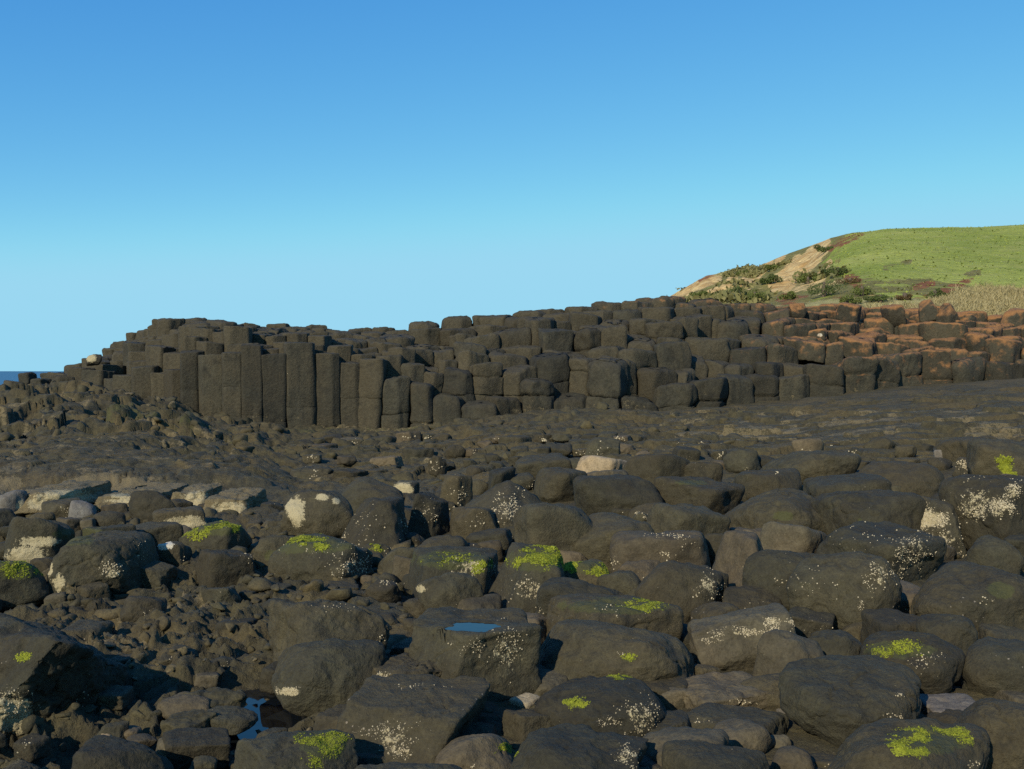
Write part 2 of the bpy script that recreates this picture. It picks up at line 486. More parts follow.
def barnacles(pts, nr, rng, size=.007):
    m = len(pts); s = size * .85 * np.minimum(rng.lognormal(0, .5, m), 2.0)
    t, b = frames(nr, rng)
    a = np.arange(6) * math.pi / 3
    ring = t[:, None] * np.cos(a)[None, :, None] + b[:, None] * np.sin(a)[None, :, None]
    lo = pts[:, None] + ring * s[:, None, None] - nr[:, None] * .002
    hi = pts[:, None] + ring * (s * .5)[:, None, None] + nr[:, None] * (s * .75)[:, None, None]
    V = np.concatenate([lo, hi], 1).reshape(-1, 3)
    base = (np.arange(m) * 12)[:, None, None]
    j = np.arange(6); q = np.stack([j, (j + 1) % 6, (j + 1) % 6 + 6, j + 6], -1)
    Q = (q[None] + base).reshape(-1)
    top = (np.arange(6, 12)[None] + base[:, 0]).reshape(-1)
    return V, np.concatenate([Q, top]), np.concatenate([np.full(m * 6, 4), np.full(m, 6)])

def fronds(pts, nr, rng, size=.016):
    m = len(pts); s = size * rng.lognormal(0, .4, m)
    t, b = frames(nr, rng)
    up = nr * rng.uniform(.15, .75, m)[:, None]
    sl = s[:, None]
    V = np.stack([pts - b * sl * .45 - nr * .002, pts + b * sl * .45 - nr * .002, pts + b * sl * .4 + t * sl * .6 + up * sl * .6, pts - b * sl * .4 + t * sl * .6 + up * sl * .6,
                  pts + b * sl * .15 + t * sl * 1.2 + up * sl * .45, pts - b * sl * .2 + t * sl * 1.15 + up * sl * .4], 1).reshape(-1, 3)
    q = np.array([[0, 1, 2, 3], [3, 2, 4, 5]])
    Q = (q[None] + (np.arange(m) * 6)[:, None, None]).reshape(-1)
    return V, Q, np.full(m * 2, 4)

PLACED = []
def build_boulder(bb, kind, label, cat='boulder', name='boulder', mat=None, patches=(), group=GROUP, nick=None, seed=None, **o):
    rng = np.random.default_rng(seed if seed is not None else int(bb[0] * 7 + bb[1] * 131 + bb[2] * 17) + 5000)
    if o.get('hull') is not None:
        hp = np.array(o['hull']); ctr = hp.mean(0); hp = hp - ctr
        bm = bmesh.new(); [bm.verts.new(q) for q in hp]; bmesh.ops.convex_hull(bm, input=bm.verts); bm.normal_update()
        pl = [(np.array(q.normal), float(np.dot(q.normal, q.verts[0].co))) for q in bm.faces if q.calc_area() > 1e-5]; bm.free()
        pl = [(n, h) for n, h in pl if h > .01]
        d, f = ico(7); acc = sum(np.maximum(0, d @ n / h) ** 48 for n, h in pl)
        v = d * (acc ** (-1 / 48))[:, None]; S = np.abs(v).max(0); off = rng.uniform(0, 100, 3); size = float(np.prod(S) ** (1 / 3))
        v = weather(v, f, size * .8, off, 1.0); nn_ = vnormals(v, f)
        v = v + nn_ * (.020 * fbm(v * np.array([16, 16, 7]) + off, 4) + .010 * ridged(v * 30, 3))[:, None] * smooth(.1, .5, nn_ @ np.array([.75, -.5, -.42]))[:, None]
    else: v, f, ctr, S = fit_boulder(bb, kind, rng, o)
    at_ = {k: np.zeros(len(v)) for k in ('cream', 'white', 'olive', 'rust', 'tan')}
    px, py = project(v + ctr)
    fac = np.einsum('ij,ij->i', vnormals(v, f), np.array([0, 0, EYE]) - (v + ctr)) > -.05
    for s in patches:
        e = np.hypot((px - s[1]) / s[3], (py - s[2]) / s[4])
        if s[0] in ('cream', 'white'): at_[s[0]] = np.maximum(at_[s[0]], smooth(1.5, .2, e) * fac)
        if s[0] == 'bar' and s[5] > 150: at_['cream'] = np.maximum(at_['cream'], .40 * smooth(1.2, .3, e) * fac)
        if s[0] == 'tan': at_['tan'] = np.maximum(at_['tan'], .8 * smooth(1.5, .4, e))
        if s[0] == 'film' : at_['olive'] = np.maximum(at_['olive'], .9 * smooth(1.6, .3, e) * fac)
        if s[0] == 'alg': at_['olive'] = np.maximum(at_['olive'], .75 * smooth(1.6, .3, e) * fac)
        if s[0] == 'rust': at_['rust'][:] = s[1] if len(s) < 4 else 1
    if o.get('rust'): at_['rust'][:] = o['rust']
    if not any(a.any() for a in at_.values()): at_ = {}
    else: at_ = {k: a for k, a in at_.items() if a.any()}
    hollow = None
    if o.get('hollow'):
        hx, hy, hw, hd = o['hollow']
        m = (np.hypot((px - hx) / 12, (py - hy) / 5) < 1) & (vnormals(v, f)[:, 2] > .6)
        hc = v[m].mean(0); rr = np.hypot((v[:, 0] - hc[0]) / hw, (v[:, 1] - hc[1]) / hd) + .5 * fbm(v * 14, 3)
        near = (v[:, 2] > hc[2] - .07) & (vnormals(v, f)[:, 2] > .45)
        lev = np.percentile(v[near & (rr > 1.1) & (rr < 1.6), 2], 45)
        w2 = smooth(2.0, 1.3, rr) * near
        v[:, 2] = v[:, 2] * (1 - w2) + (lev + .004) * w2
        wgt = smooth(1.25, .8, rr) * near
        v[:, 2] = v[:, 2] * (1 - wgt) + (lev - .022) * wgt
        hollow = np.array([hc[0], hc[1], lev])
    me = make_mesh(name, v, f, np.full(len(f), 3), mat or BASALT, True, at_)
    ob = link(name, me, None, ctr); tag(ob, label, cat, group)
    if hollow is not None:
        a = np.arange(32) / 32 * 2 * math.pi
        wv = sheet('rain_pool_water', np.stack([hollow[0] + 1.25 * hw * np.cos(a), hollow[1] + 1.25 * hd * np.sin(a), np.full(32, hollow[2] - .003)], -1), POOLW)
        link('rain_pool_water', wv, None, ctr)['kind'] = 'structure'
    k_a = [fronds(*r, rng, o.get('fs', .0017 * max(1.0, ctr[1] / 1.9))) for r in (patch_points(v, f, ctr, s, rng) for s in patches if s[0] == 'alg') if r]
    k_b = [barnacles(*r, rng, .00058 * ctr[1] * o.get('bs', 1)) for r in (patch_points(v, f, ctr, s, rng) for s in patches if s[0] == 'bar') if r]
    for parts, nm, mt in ((k_a, 'algae', ALGAE), (k_b, 'barnacle_crust', BARN)):
        if not parts: continue
        V, Q, L, n0 = [], [], [], 0
        quads = [(p[0], p[1], p[2]) for p in parts]
        for a, b, c in quads: V.append(a); Q.append(b + n0); L.append(c); n0 += len(a)
        tag(link(nm, make_mesh(nm, np.concatenate(V), np.concatenate(Q), np.concatenate(L), mt, False), ob), kind='stuff')
    PLACED.append((ctr, S, bb, nick))
    return ob

# every boulder as its outline's box in a 1024 x 769 frame, its form, what it looks like, and what grows on it
A, BR, CR, WH, FI = 'alg', 'bar', 'cream', 'white', 'film'
def B(x0, y0, x1, y1, kind, label, *patches, **o): build_boulder((x0, y0, x1, y1), kind, label, patches=patches, **o)
# --- left side, below the pale ledges
B(-8, 490, 29, 522, 'd', 'upright oval grey stone with one cream spot at the left edge of the photo', (CR, 21, 506, 6, 6), mat=GREY, nick='upright stone with a cream spot')
B(-12, 508, 22, 532, 'd', 'low black stone in front of the upright oval grey stone')
B(41, 497, 84, 524, 'r', 'rough dark stone below the largest cream faced ledge', (BR, 66, 512, 10, 7, 60))
B(28, 512, 56, 530, 'd', 'small smooth dark stone beside the pale grey oval cobble')
B(68, 500, 97, 526, 'd', 'smooth pale grey oval cobble tilted against its neighbours', mat=GREY, nick='pale grey oval cobble')
B(93, 511, 127, 530, 'd', 'round dark stone behind the big cream footed boulder', mat=BASALT)
B(128, 490, 178, 530, 'd', 'smooth grey dome shaped boulder under the cream ledges', mat=BASALT, nick='smooth grey dome boulder', depth=.7)
B(152, 506, 209, 538, 's', 'flat topped stone with a broad cream crust along its front', (CR, 186, 522, 24, 7), nick='cream crusted flat stone')
B(130, 521, 184, 556, 'r', 'plain dark boulder between the dome and the white capped stone')
B(4, 516, 76, 572, 'r', 'dark boulder whose lower left flank is crusted cream', (CR, 26, 556, 22, 12), (CR, 40, 542, 24, 6), (FI, 70, 534, 20, 6), nick='cream flanked boulder')
B(-20, 560, 50, 612, 'd', 'low boulder with mossy green top at the left edge of the photo', (A, 18, 568, 24, 7, 500), (FI, 18, 568, 40, 12), nick='low mossy boulder')
B(82, 524, 137, 565, 'b', 'boulder with green tinged top just behind the big cream footed boulder', (FI, 92, 533, 18, 6))
B(46, 530, 161, 605, 'r', 'big rounded dark boulder with cream crust at its foot', (CR, 59, 583, 7, 10), (CR, 49, 568, 4, 10), (CR, 89, 594, 9, 8), (CR, 136, 594, 6, 3), (BR, 112, 572, 14, 9, 260), (BR, 140, 552, 14, 12, 60), (FI, 70, 540, 26, 6), nick='big cream footed boulder', p=9, planes=[(1, -.1, .1, .93), (-1, -.25, .1, .9), (.1, -1, .12, .8), (0, 1, 0, .8), (0, 0, 1, .8), (0, 0, -1, .8), (.65, -.35, .7, .92), (-.7, -.1, .65, .98), (.6, -.75, -.3, .95)])
B(153, 541, 192, 578, 'r', 'dark stone with a bright white cap', (WH, 165, 545, 9, 6), (BR, 186, 561, 5, 4, 25), nick='white capped stone', sink=.1)
B(178, 521, 252, 572, 'r', 'squat boulder with bright moss along its flat top', (A, 222, 525, 18, 5, 800), (A, 196, 533, 14, 6, 200), (FI, 215, 527, 40, 9), nick='squat moss topped boulder')
B(195, 549, 256, 592, 's', 'smooth low slab in front of the squat moss topped boulder', (BR, 246, 560, 8, 8, 25), depth=.9)
# --- middle
B(280, 489, 356, 552, 'r', 'boulder with a big cream lichen blotch on its left face', (CR, 297, 512, 9, 17), (CR, 290, 507, 5, 10), (CR, 322, 497, 8, 4), (CR, 336, 501, 4, 4), nick='cream blotched boulder', p=9)
B(336, 477, 405, 528, 'd', 'smooth boulder behind the broad pointed boulder', nick='smooth boulder behind the pointed one')
B(401, 494, 449, 548, 'b', 'tilted dark block with barnacle speckled side leaning over a black gap', (BR, 428, 515, 14, 12, 130), nick='tilted speckled block', planes=[(.85, -.5, .05, .7), (-.85, .3, .3, .75), (.2, -.8, .4, .75), (0, 1, 0, .8), (.25, -.1, 1, .7), (0, 0, -1, .9)], p=18)
B(331, 496, 413, 566, 'w', 'broad pointed boulder with smooth front and black shadowed side', (BR, 360, 530, 30, 24, 130), (BR, 405, 528, 6, 14, 60), nick='broad pointed boulder', planes=[(-.72, -.42, .55, .72), (.95, -.12, .22, .78), (0.05, -.86, .5, .76), (0, 1, 0, .8), (0, 0, 1, .95), (0, 0, -1, .9), (.6, -.5, .6, .92)], p=18)
B(252, 535, 295, 580, 'd', 'smooth dark boulder touching the left end of the mossy barnacle boulder', (FI, 274, 556, 12, 6))
B(268, 533, 373, 592, 'r', 'long boulder with moss on top and barnacles on its right end', (A, 306, 539, 22, 5, 1000), (A, 322, 546, 12, 4, 200), (BR, 352, 568, 22, 14, 420), (BR, 330, 552, 40, 10, 120), (FI, 310, 545, 46, 9), nick='long moss and barnacle boulder')
B(364, 543, 393, 570, 'd', 'small boulder with faint green top under the broad pointed boulder', (A, 376, 549, 7, 4, 90), (BR, 388, 553, 4, 5, 30))
B(378, 546, 426, 588, 'r', 'dark angular boulder behind the upright tan stone')
B(390, 555, 417, 592, 'b', 'upright tan stone with a pointed top among dark boulders', mat=BROWN, nick='upright tan stone', depth=.6)
B(408, 549, 498, 608, 'r', 'long block with dull moss and barnacle speckles on its top', (A, 456, 560, 24, 6, 260), (A, 480, 566, 9, 8, 200), (BR, 470, 568, 24, 12, 200), (FI, 450, 560, 46, 10), nick='dull mossy speckled block', planes=[(.9, -.25, .0, .85), (-.9, -.3, .1, .9), (.1, -1, .25, .7), (0, 1, 0, .8), (.02, -.12, 1, .75), (0, 0, -1, .9)], p=15)
B(417, 575, 481, 626, 'd', 'smooth pale fronted boulder below the dull mossy speckled block', (BR, 460, 605, 5, 4, 14), (CR, 420, 589, 7, 4), nick='smooth pale fronted boulder', depth=.7)
B(414, 536, 470, 566, 'd', 'low smooth boulder behind the dull mossy speckled block')
B(450, 508, 497, 547, 'r', 'brownish boulder with small pits beside the tilted speckled block', (BR, 480, 520, 12, 9, 40))
B(466, 529, 511, 555, 'd', 'low round boulder with a black gap on its right side')
B(440, 476, 472, 520, 'b', 'narrow upright speckled stone in a row of dark holes', (BR, 458, 494, 8, 14, 90))
B(428, 456, 447, 476, 'r', 'small black knobbly stone standing alone', (BR, 437, 464, 7, 6, 40), rough=2.2, nick='black knobbly stone')
B(486, 468, 515, 497, 'b', 'small square block with a dark shaded face', nick='small square block', planes=[(.75, -.65, -.15, .7), (-.8, -.2, .3, .8), (0, 1, 0, .8), (-.1, -.1, 1, .7), (0, 0, -1, .8), (.2, -.9, -.15, .8)], p=22)
B(464, 483, 545, 545, 'w', 'peaked brown boulder with barnacles down its front edge', (BR, 508, 512, 12, 16, 420), (BR, 520, 497, 12, 9, 60), nick='peaked barnacled boulder', planes=[(.70, -.45, .55, .7), (-.62, -.45, .64, .72), (0, 1, 0, .9), (0, -1, .1, .95), (0, 0, -1, .9), (1, 0, 0, 1.0), (-1, 0, 0, 1)], p=20)
B(392, 480, 420, 502, 's', 'small stone crusted with cream lichen', (CR, 403, 489, 12, 8), nick='small cream crusted stone')
B(478, 541, 503, 562, 'd', 'small pale brown stone behind the bright mossy boulder', mat=BROWN)
B(365, 579, 402, 611, 'r', 'small rough grey stone between mossy boulders', (BR, 386, 583, 9, 3, 60), mat=BASALT)
B(484, 545, 569, 626, 'r', 'steep boulder with bright yellow green moss over its top', (A, 545, 559, 21, 10, 2600), (A, 522, 562, 14, 6, 260), (BR, 532, 590, 20, 14, 160), (FI, 538, 560, 36, 12), nick='bright mossy boulder', planes=[(.95, -.1, .2, .82), (-.8, -.35, .45, .85), (-.05, -.9, .35, .78), (0, 1, 0, .8), (.12, -.18, 1, .78), (0, 0, -1, .9), (.3, -.8, -.2, .95)], p=13, depth=.95)
B(556, 561, 612, 604, 'd', 'small rounded boulder with two strips of bright moss', (A, 570, 566, 11, 5, 420), (A, 599, 569, 10, 5, 700), (FI, 585, 567, 30, 8), nick='two strip mossy boulder')
B(598, 572, 645, 612, 'd', 'smooth egg shaped boulder with no growth on it', nick='smooth egg boulder', depth=.7)
B(536, 580, 640, 640, 'd', 'wide smooth dark boulder between two mossy boulders', (BR, 541, 609, 4, 5, 25), depth=.7, nick='wide smooth boulder')
B(515, 506, 602, 572, 'd', 'broad smooth sloping boulder behind the bright mossy boulder', nick='broad sloping boulder', depth=.8)
B(576, 515, 655, 573, 'r', 'brownish smooth boulder with a small black stone behind it', nick='brownish smooth boulder', depth=.8)
B(625, 513, 653, 543, 'r', 'small black stone wedged on top of the brown boulders', (BR, 645, 518, 6, 3, 25), (BR, 636, 513, 9, 2, 35), rough=1.6)
B(646, 505, 729, 556, 's', 'flat topped dark boulder behind the long brown barrel boulder', nick='flat topped dark boulder', depth=.8)
B(612, 532, 708, 583, 's', 'long brown barrel boulder with a line of barnacles along its crest', (BR, 672, 536, 24, 3, 130), (BR, 663, 553, 6, 4, 60), (BR, 612, 562, 8, 6, 50), (BR, 680, 552, 18, 14, 60), mat=BROWN, nick='long brown barrel boulder', p=7, depth=.6)
B(637, 563, 726, 628, 'd', 'large smooth boulder with a speckled right shoulder', (BR, 708, 586, 14, 16, 160), nick='large speckle shouldered boulder', depth=.8)
B(702, 535, 750, 574, 'd', 'round smooth boulder with one white fleck', (WH, 707, 562, 2.5, 2), nick='white flecked boulder')
B(704, 534, 780, 622, 'w', 'brown three sided boulder with a smooth sloping face', (FI, 738, 598, 8, 5), mat=BROWN, nick='brown three sided boulder', planes=[(.8, -.3, .5, .75), (-.75, -.4, .5, .75), (0, -1, .35, .85), (0, 1, 0, .8), (0, 0, -1, .8), (0, 0, 1, .95)], p=12)
B(574, 457, 628, 484, 's', 'pale ochre flat stone, the lightest on the platform', mat=PALE, nick='pale ochre stone', depth=.8, lift=.06)
B(578, 471, 632, 500, 'b', 'reddish brown block carrying the pale ochre stone', mat=BROWN, nick='reddish brown block')
B(576, 476, 664, 522, 'd', 'wide low dark boulder with a black notch near its end', nick='wide notched boulder', depth=.8)
B(622, 455, 690, 496, 'd', 'smooth low slab under the streaky terrace', depth=.9)
B(684, 463, 722, 494, 'r', 'round topped boulder with a dark crack on its right side', nick='round topped cracked boulder')
B(650, 478, 742, 520, 's', 'thin flat slab with green flecks along its edge', (FI, 690, 483, 18, 3), depth=.9)
B(732, 470, 800, 508, 'd', 'long low boulder with two small black holes along its top', (BR, 776, 474, 4, 4, 18), depth=.9)
B(724, 450, 760, 476, 'd', 'small smooth knob ahead of the streaky terrace', (BR, 748, 470, 4, 3, 25))
B(516, 455, 574, 488, 's', 'low dark slab left of the pale ochre stone', (BR, 557, 474, 4, 2, 25), depth=.9)
B(535, 468, 586, 505, 'd', 'smooth dark boulder behind the peaked barnacled boulder')
# --- right side, upper slabs
B(726, 490, 830, 545, 'd', 'wide smooth slab with a faint green stain', (FI, 784, 516, 12, 6), depth=.9, nick='wide stained slab')
B(806, 476, 900, 528, 's', 'long smooth slab lying below the terrace edge', depth=.9, nick='long terrace slab')
B(812, 493, 926, 552, 's', 'long sloping boulder with a rusty brown patch', (FI, 860, 520, 2, 2), depth=.9, nick='rusty patched boulder', p=6)
B(895, 499, 966, 562, 'b', 'block with a broad tan barnacle crusted end', (BR, 928, 520, 24, 13, 1500), (CR, 926, 519, 20, 9), (BR, 945, 540, 14, 14, 300), (BR, 955, 555, 9, 4, 60), nick='tan crusted block', planes=[(.62, -.62, .42, .72), (-.6, -.45, .62, .8), (0, 1, 0, .8), (.1, -.1, 1, .85), (0, 0, -1, .8), (.95, -.2, .0, .85), (0, -1, 0, .95)], p=16)
B(942, 478, 1046, 566, 'r', 'boulder whose right end is thick with pale barnacles', (BR, 998, 508, 18, 18, 900), (BR, 1012, 492, 12, 10, 300), (BR, 975, 505, 26, 22, 160), nick='barnacle ended boulder', p=9)
B(818, 524, 945, 588, 's', 'large sloping boulder scattered with barnacles toward its right end', (BR, 912, 552, 22, 22, 420), (BR, 885, 575, 14, 12, 200), (BR, 850, 545, 40, 18, 60), nick='large scattered barnacle boulder', p=8, depth=.9)
B(758, 524, 826, 572, 's', 'brown low boulder at the edge of the three sided boulder', mat=BROWN, depth=.9)
B(790, 556, 900, 642, 'd', 'wide smooth boulder sprinkled with white barnacle dots', (BR, 880, 575, 14, 14, 260), (BR, 860, 605, 5, 8, 60), (BR, 815, 585, 30, 18, 60), nick='wide white dotted boulder', depth=.8)
B(744, 553, 850, 628, 'd', 'broad smooth boulder beside the brown three sided boulder', (BR, 810, 592, 6, 6, 30), (BR, 780, 580, 8, 7, 25), nick='broad smooth boulder', depth=.8)
B(914, 566, 1040, 650, 'd', 'very wide smooth boulder below the tan crusted block', (FI, 1000, 590, 14, 9), (BR, 990, 600, 10, 4, 20), nick='very wide smooth boulder', depth=.8)
B(1004, 536, 1046, 572, 'r', 'dark pitted boulder at the right edge of the photo under the barnacle ended boulder', rough=1.5)
B(968, 442, 1050, 492, 'd', 'boulder with green weed hanging at the right edge of the photo', (A, 1006, 469, 9, 10, 500), (A, 1016, 484, 12, 3, 500), nick='weedy boulder')
B(938, 436, 1000, 470, 'd', 'dark rounded boulder with pale sand below it', nick='rounded boulder by the pale sand')
B(954, 458, 998, 484, 's', 'narrow slab speckled tan beside a pale flat chip', (BR, 968, 466, 16, 6, 400), nick='tan speckled slab')
B(984, 463, 1004, 473, 's', 'pale flat chip of stone on dark rock', mat=PALE, name='stone', cat='stone')
B(934, 449, 951, 466, 's', 'pale grey stone below the streaky terrace', mat=GREY, name='stone', cat='stone', nick='pale grey stone')
B(852, 462, 944, 500, 'd', 'broad low slab left of the tan speckled slab', depth=.9)
B(758, 452, 858, 492, 'd', 'broad low slab just below the streaky terrace', depth=.9)
# --- near, left
B(-14, 624, 54, 660, 's', 'low flat dark slab behind the angular shadowed block', depth=.9)
def on_plane(px, py, p0, n):
    d = ray(px, py); n = np.array(n, float); t = n @ (np.array(p0) - (0, 0, EYE)) / (n @ d)
    return np.array([0, 0, EYE]) + d * t
def shaded_block():
    F0 = at(38, 732, 4.62); nd = (.74, -.52, -.42)
    A_, B_, C_, D_, E_, F_ = (on_plane(x, y, F0, nd) for x, y in ((27, 680), (60, 637), (95, 651), (98, 746), (75, 756), (37, 738)))
    G_, H_ = (on_plane(x, y, C_, (.96, .05, -.12)) for x, y in ((124, 664), (126, 734)))
    left = [at(-80, 632, 5.0), at(-80, 690, 4.7), at(-85, 760, 4.45)]
    back = [B_ + (-.55, .55, -.03), C_ + (-.35, .45, -.02), G_ + (-.25, .30, -.02), H_ + (-.25, .35, -.05), at(-80, 700, 5.4)]
    build_boulder((-80, 632, 126, 756), 'b', 'big angular block with a black shaded end face and pale crusted side', nick='big angular block', seed=3,
                  hull=[A_, B_, C_, D_, E_, F_, G_, H_] + left + back, patches=((A, 25, 658, 8, 4, 160), (CR, 10, 716, 26, 22), (BR, 12, 704, 26, 18, 500), (BR, 82, 700, 14, 24, 40)))
shaded_block()
B(268, 597, 390, 692, 'r', 'big dark boulder with pitted barnacled right edge, upper of a pair', (BR, 382, 634, 7, 14, 150), (BR, 330, 608, 30, 8, 60), nick='big pitted boulder', rough=1.4, p=10)
B(272, 638, 386, 722, 'd', 'smooth dark boulder with a cream tuft at its foot by the pool', (CR, 289, 692, 12, 5), (BR, 289, 691, 13, 5, 260), nick='cream tufted boulder', depth=.8, p=7)
B(404, 614, 536, 712, 'b', 'squarish block with a shallow water filled hollow on top', (BR, 505, 655, 22, 26, 300), (BR, 475, 648, 12, 12, 140), (BR, 452, 643, 3, 2, 20), nick='block with the water hollow', hollow=(472, 627, .115, .085), planes=[(.45, -.88, .0, .74), (-.62, -.66, .25, .80), (1, .2, 0, .84), (-1, .3, 0, .9), (0, 1, 0, .8), (.0, .02, 1, .70), (0, 0, -1, .9)], p=26, seed=8, depth=.95)
B(352, 652, 474, 720, 's', 'rough broken ledge between the tufted boulder and the hollowed block', (BR, 383, 676, 14, 5, 160), (BR, 428, 694, 18, 4, 90), (BR, 470, 672, 6, 5, 50), nick='rough broken ledge', rough=2.0, p=10)
B(326, 674, 490, 776, 'b', 'sharp edged block with a barnacle dotted front and black shaded side', (BR, 395, 738, 26, 18, 420), (BR, 404, 752, 10, 6, 200), (BR, 372, 732, 16, 8, 120), (BR, 424, 686, 34, 3, 60), nick='sharp barnacle dotted block', planes=[(.96, -.25, -.14, .60), (-.42, -.86, .30, .72), (1, .3, 0, .95), (-1, .2, .1, .88), (0, 1, 0, .8), (.02, -.16, 1, .62), (0, 0, -1, .95)], p=22, seed=5, depth=.9)
B(232, 728, 358, 812, 'r', 'nearest boulder with fine yellow green moss on its right shoulder', (A, 322, 748, 22, 14, 900), (A, 330, 735, 14, 6, 200), (FI, 325, 745, 30, 16), nick='nearest finely mossed boulder')
B(434, 733, 518, 790, 'd', 'pale brown smooth boulder with a green edge, below the hollowed block', (A, 503, 748, 10, 4, 260), (BR, 473, 767, 4, 3, 14), mat=BROWN, nick='pale brown boulder')
B(352, 761, 476, 830, 'd', 'flat dark boulder top at the bottom edge below the sharp barnacle dotted block')
B(70, 735, 176, 810, 'd', 'smooth dark boulder at the bottom edge below the big angular block', nick='smooth dark bottom boulder')
B(154, 734, 188, 764, 'r', 'small grey brown stone beside the smooth dark bottom boulder', mat=BROWN, name='stone', cat='stone')
B(160, 709, 220, 745, 'r', 'rough brown stone at the end of the angular block\'s shadow', rough=1.8, mat=RUBBLE, name='stone', cat='stone')
B(100, 733, 115, 746, 'd', 'tiny pale pebble under the big angular block', mat=PALE, name='stone', cat='stone')
B(116, 725, 142, 742, 'd', 'small smooth grey cobble next to the tiny pale pebble', mat=BROWN, name='stone', cat='stone')
B(126, 733, 158, 750, 'd', 'flat grey cobble touching the smooth dark bottom boulder', mat=BROWN, name='stone', cat='stone')
B(188, 755, 218, 778, 'r', 'knobbly brown stone at the bottom edge by a black shadow', mat=RUBBLE, rough=1.6, name='stone', cat='stone')
B(180, 688, 248, 722, 'r', 'rough pitted stone behind the tide pool\'s left end', rough=2.0, mat=RUBBLE, name='stone', cat='stone')
B(196, 706, 258, 736, 'd', 'wet dark stone at the left rim of the tide pool', name='stone', cat='stone', nick='wet stone by the pool')
B(256, 727, 290, 752, 'r', 'small dark stone at the near rim of the tide pool', name='stone', cat='stone')
# --- near, middle
B(548, 596, 680, 662, 's', 'large boulder with a moss strip along its back edge', (A, 648, 605, 22, 5, 900), (BR, 600, 612, 34, 8, 50), (FI, 620, 606, 60, 9), nick='moss strip boulder', depth=.85)
B(540, 622, 693, 696, 'd', 'large smooth dark boulder above the moss spotted boulder', (A, 630, 659, 8, 4, 60), (BR, 618, 653, 8, 2, 14), nick='large smooth dark boulder', depth=.8, p=7)
B(534, 674, 669, 752, 'd', 'boulder with two green moss spots and a barnacled right end', (A, 618, 674, 13, 5, 620), (A, 577, 704, 11, 5, 420), (BR, 640, 720, 22, 20, 420), (BR, 612, 722, 16, 6, 110), nick='moss spotted boulder', depth=.85, p=7)
B(506, 724, 650, 830, 'r', 'dark boulder at the bottom edge with a rough barnacled corner', (BR, 628, 756, 16, 12, 260), (A, 513, 752, 4, 4, 50), nick='bottom edge barnacled boulder', rough=1.3)
B(522, 671, 568, 702, 'r', 'pale tan stone in the black gap beside the hollowed block', mat=BROWN, name='stone', cat='stone', nick='pale tan stone')
B(510, 694, 542, 714, 's', 'small pale chip wedged under the hollowed block', mat=PALE, name='stone', cat='stone')
B(690, 606, 798, 678, 'b', 'slanting barrel shaped stone streaked white with barnacles', (BR, 752, 632, 38, 5, 620), (BR, 775, 622, 16, 6, 420), (BR, 712, 640, 14, 3, 120), (BR, 693, 659, 3, 3, 25), mat=BROWN, nick='white streaked slanting stone', planes=[(1, 0, .25, .92), (-1, 0, -.25, .95), (-.24, 0, 1, .52), (.24, 0, -1, .6), (-.12, -.9, .45, .52), (0, 1, 0, .6), (.1, -.8, -.4, .6)], p=12, depth=.55)
B(692, 603, 748, 642, 'd', 'smooth boulder behind the white streaked slanting stone', mat=BASALT)
B(754, 633, 824, 700, 'r', 'roundish brown boulder with a crack across its lower face', (BR, 790, 670, 5, 3, 20), mat=BROWN, nick='cracked round boulder')
B(670, 673, 778, 716, 's', 'flat banded slab below the white streaked slanting stone', (BR, 745, 702, 14, 3, 60), mat=BROWN, nick='flat banded slab')
B(678, 703, 787, 752, 's', 'second flat banded slab in front of another like it', (BR, 700, 722, 10, 3, 30), nick='front banded slab')
B(658, 686, 690, 712, 'd', 'small brown stone in the gap right of the moss spotted boulder', mat=BROWN, name='stone', cat='stone')
B(640, 727, 730, 800, 'd', 'smooth olive brown boulder at the bottom edge', mat=BROWN, nick='olive brown bottom boulder')
B(660, 740, 772, 830, 'd', 'smooth dark boulder at the bottom edge in front of the banded slabs')
B(744, 733, 776, 758, 'r', 'small barnacle dotted stone below the banded slabs', (BR, 762, 739, 8, 3, 50), name='stone', cat='stone')
# --- near, right
B(778, 655, 922, 758, 'd', 'long smooth boulder sloping down toward the camera', (BR, 900, 694, 6, 5, 30), (BR, 895, 716, 14, 3, 40), nick='long sloping boulder', p=7, depth=1.0)
B(862, 634, 964, 704, 'd', 'round boulder with a yellow green moss streak on top', (A, 902, 648, 24, 7, 420), (A, 885, 655, 7, 4, 90), (BR, 930, 662, 22, 12, 120), (FI, 900, 650, 36, 10), nick='moss streaked round boulder')
B(862, 611, 930, 660, 's', 'boulder with a brown flat top behind the moss streaked round boulder', (CR, 0, 0, 1, 1), mat=BASALT)
B(918, 616, 978, 674, 'd', 'smooth dark boulder right of the moss streaked round boulder')
B(808, 632, 872, 684, 'r', 'rough pitted boulder between the cracked round boulder and the mossy one', rough=1.8)
B(916, 693, 988, 728, 's', 'flat pale grey slab wedged between dark boulders', mat=GREY, nick='flat pale grey slab')
B(964, 640, 1050, 708, 'd', 'large dark boulder at the right edge of the photo above the bottom corner', nick='right edge boulder')
B(950, 698, 1060, 810, 'd', 'large smooth boulder in the bottom right corner', nick='bottom corner boulder')
B(808, 717, 990, 850, 'd', 'near boulder with a bright moss streak curving over its top', (A, 930, 732, 26, 6, 1500), (A, 905, 740, 14, 6, 800), (A, 912, 751, 14, 4, 500), (A, 962, 742, 8, 7, 300), (BR, 973, 764, 6, 6, 40), (FI, 930, 740, 44, 16), nick='bright streaked near boulder')
B(754, 712, 789, 740, 'd', 'small dark stone beside the front banded slab', name='stone', cat='stone')
B(766, 734, 792, 758, 'd', 'small light brown stone below the long sloping boulder', mat=BROWN, name='stone', cat='stone')
B(768, 746, 816, 790, 'd', 'light brown round stone at the bottom edge by the bright streaked boulder', mat=BROWN, name='stone', cat='stone')
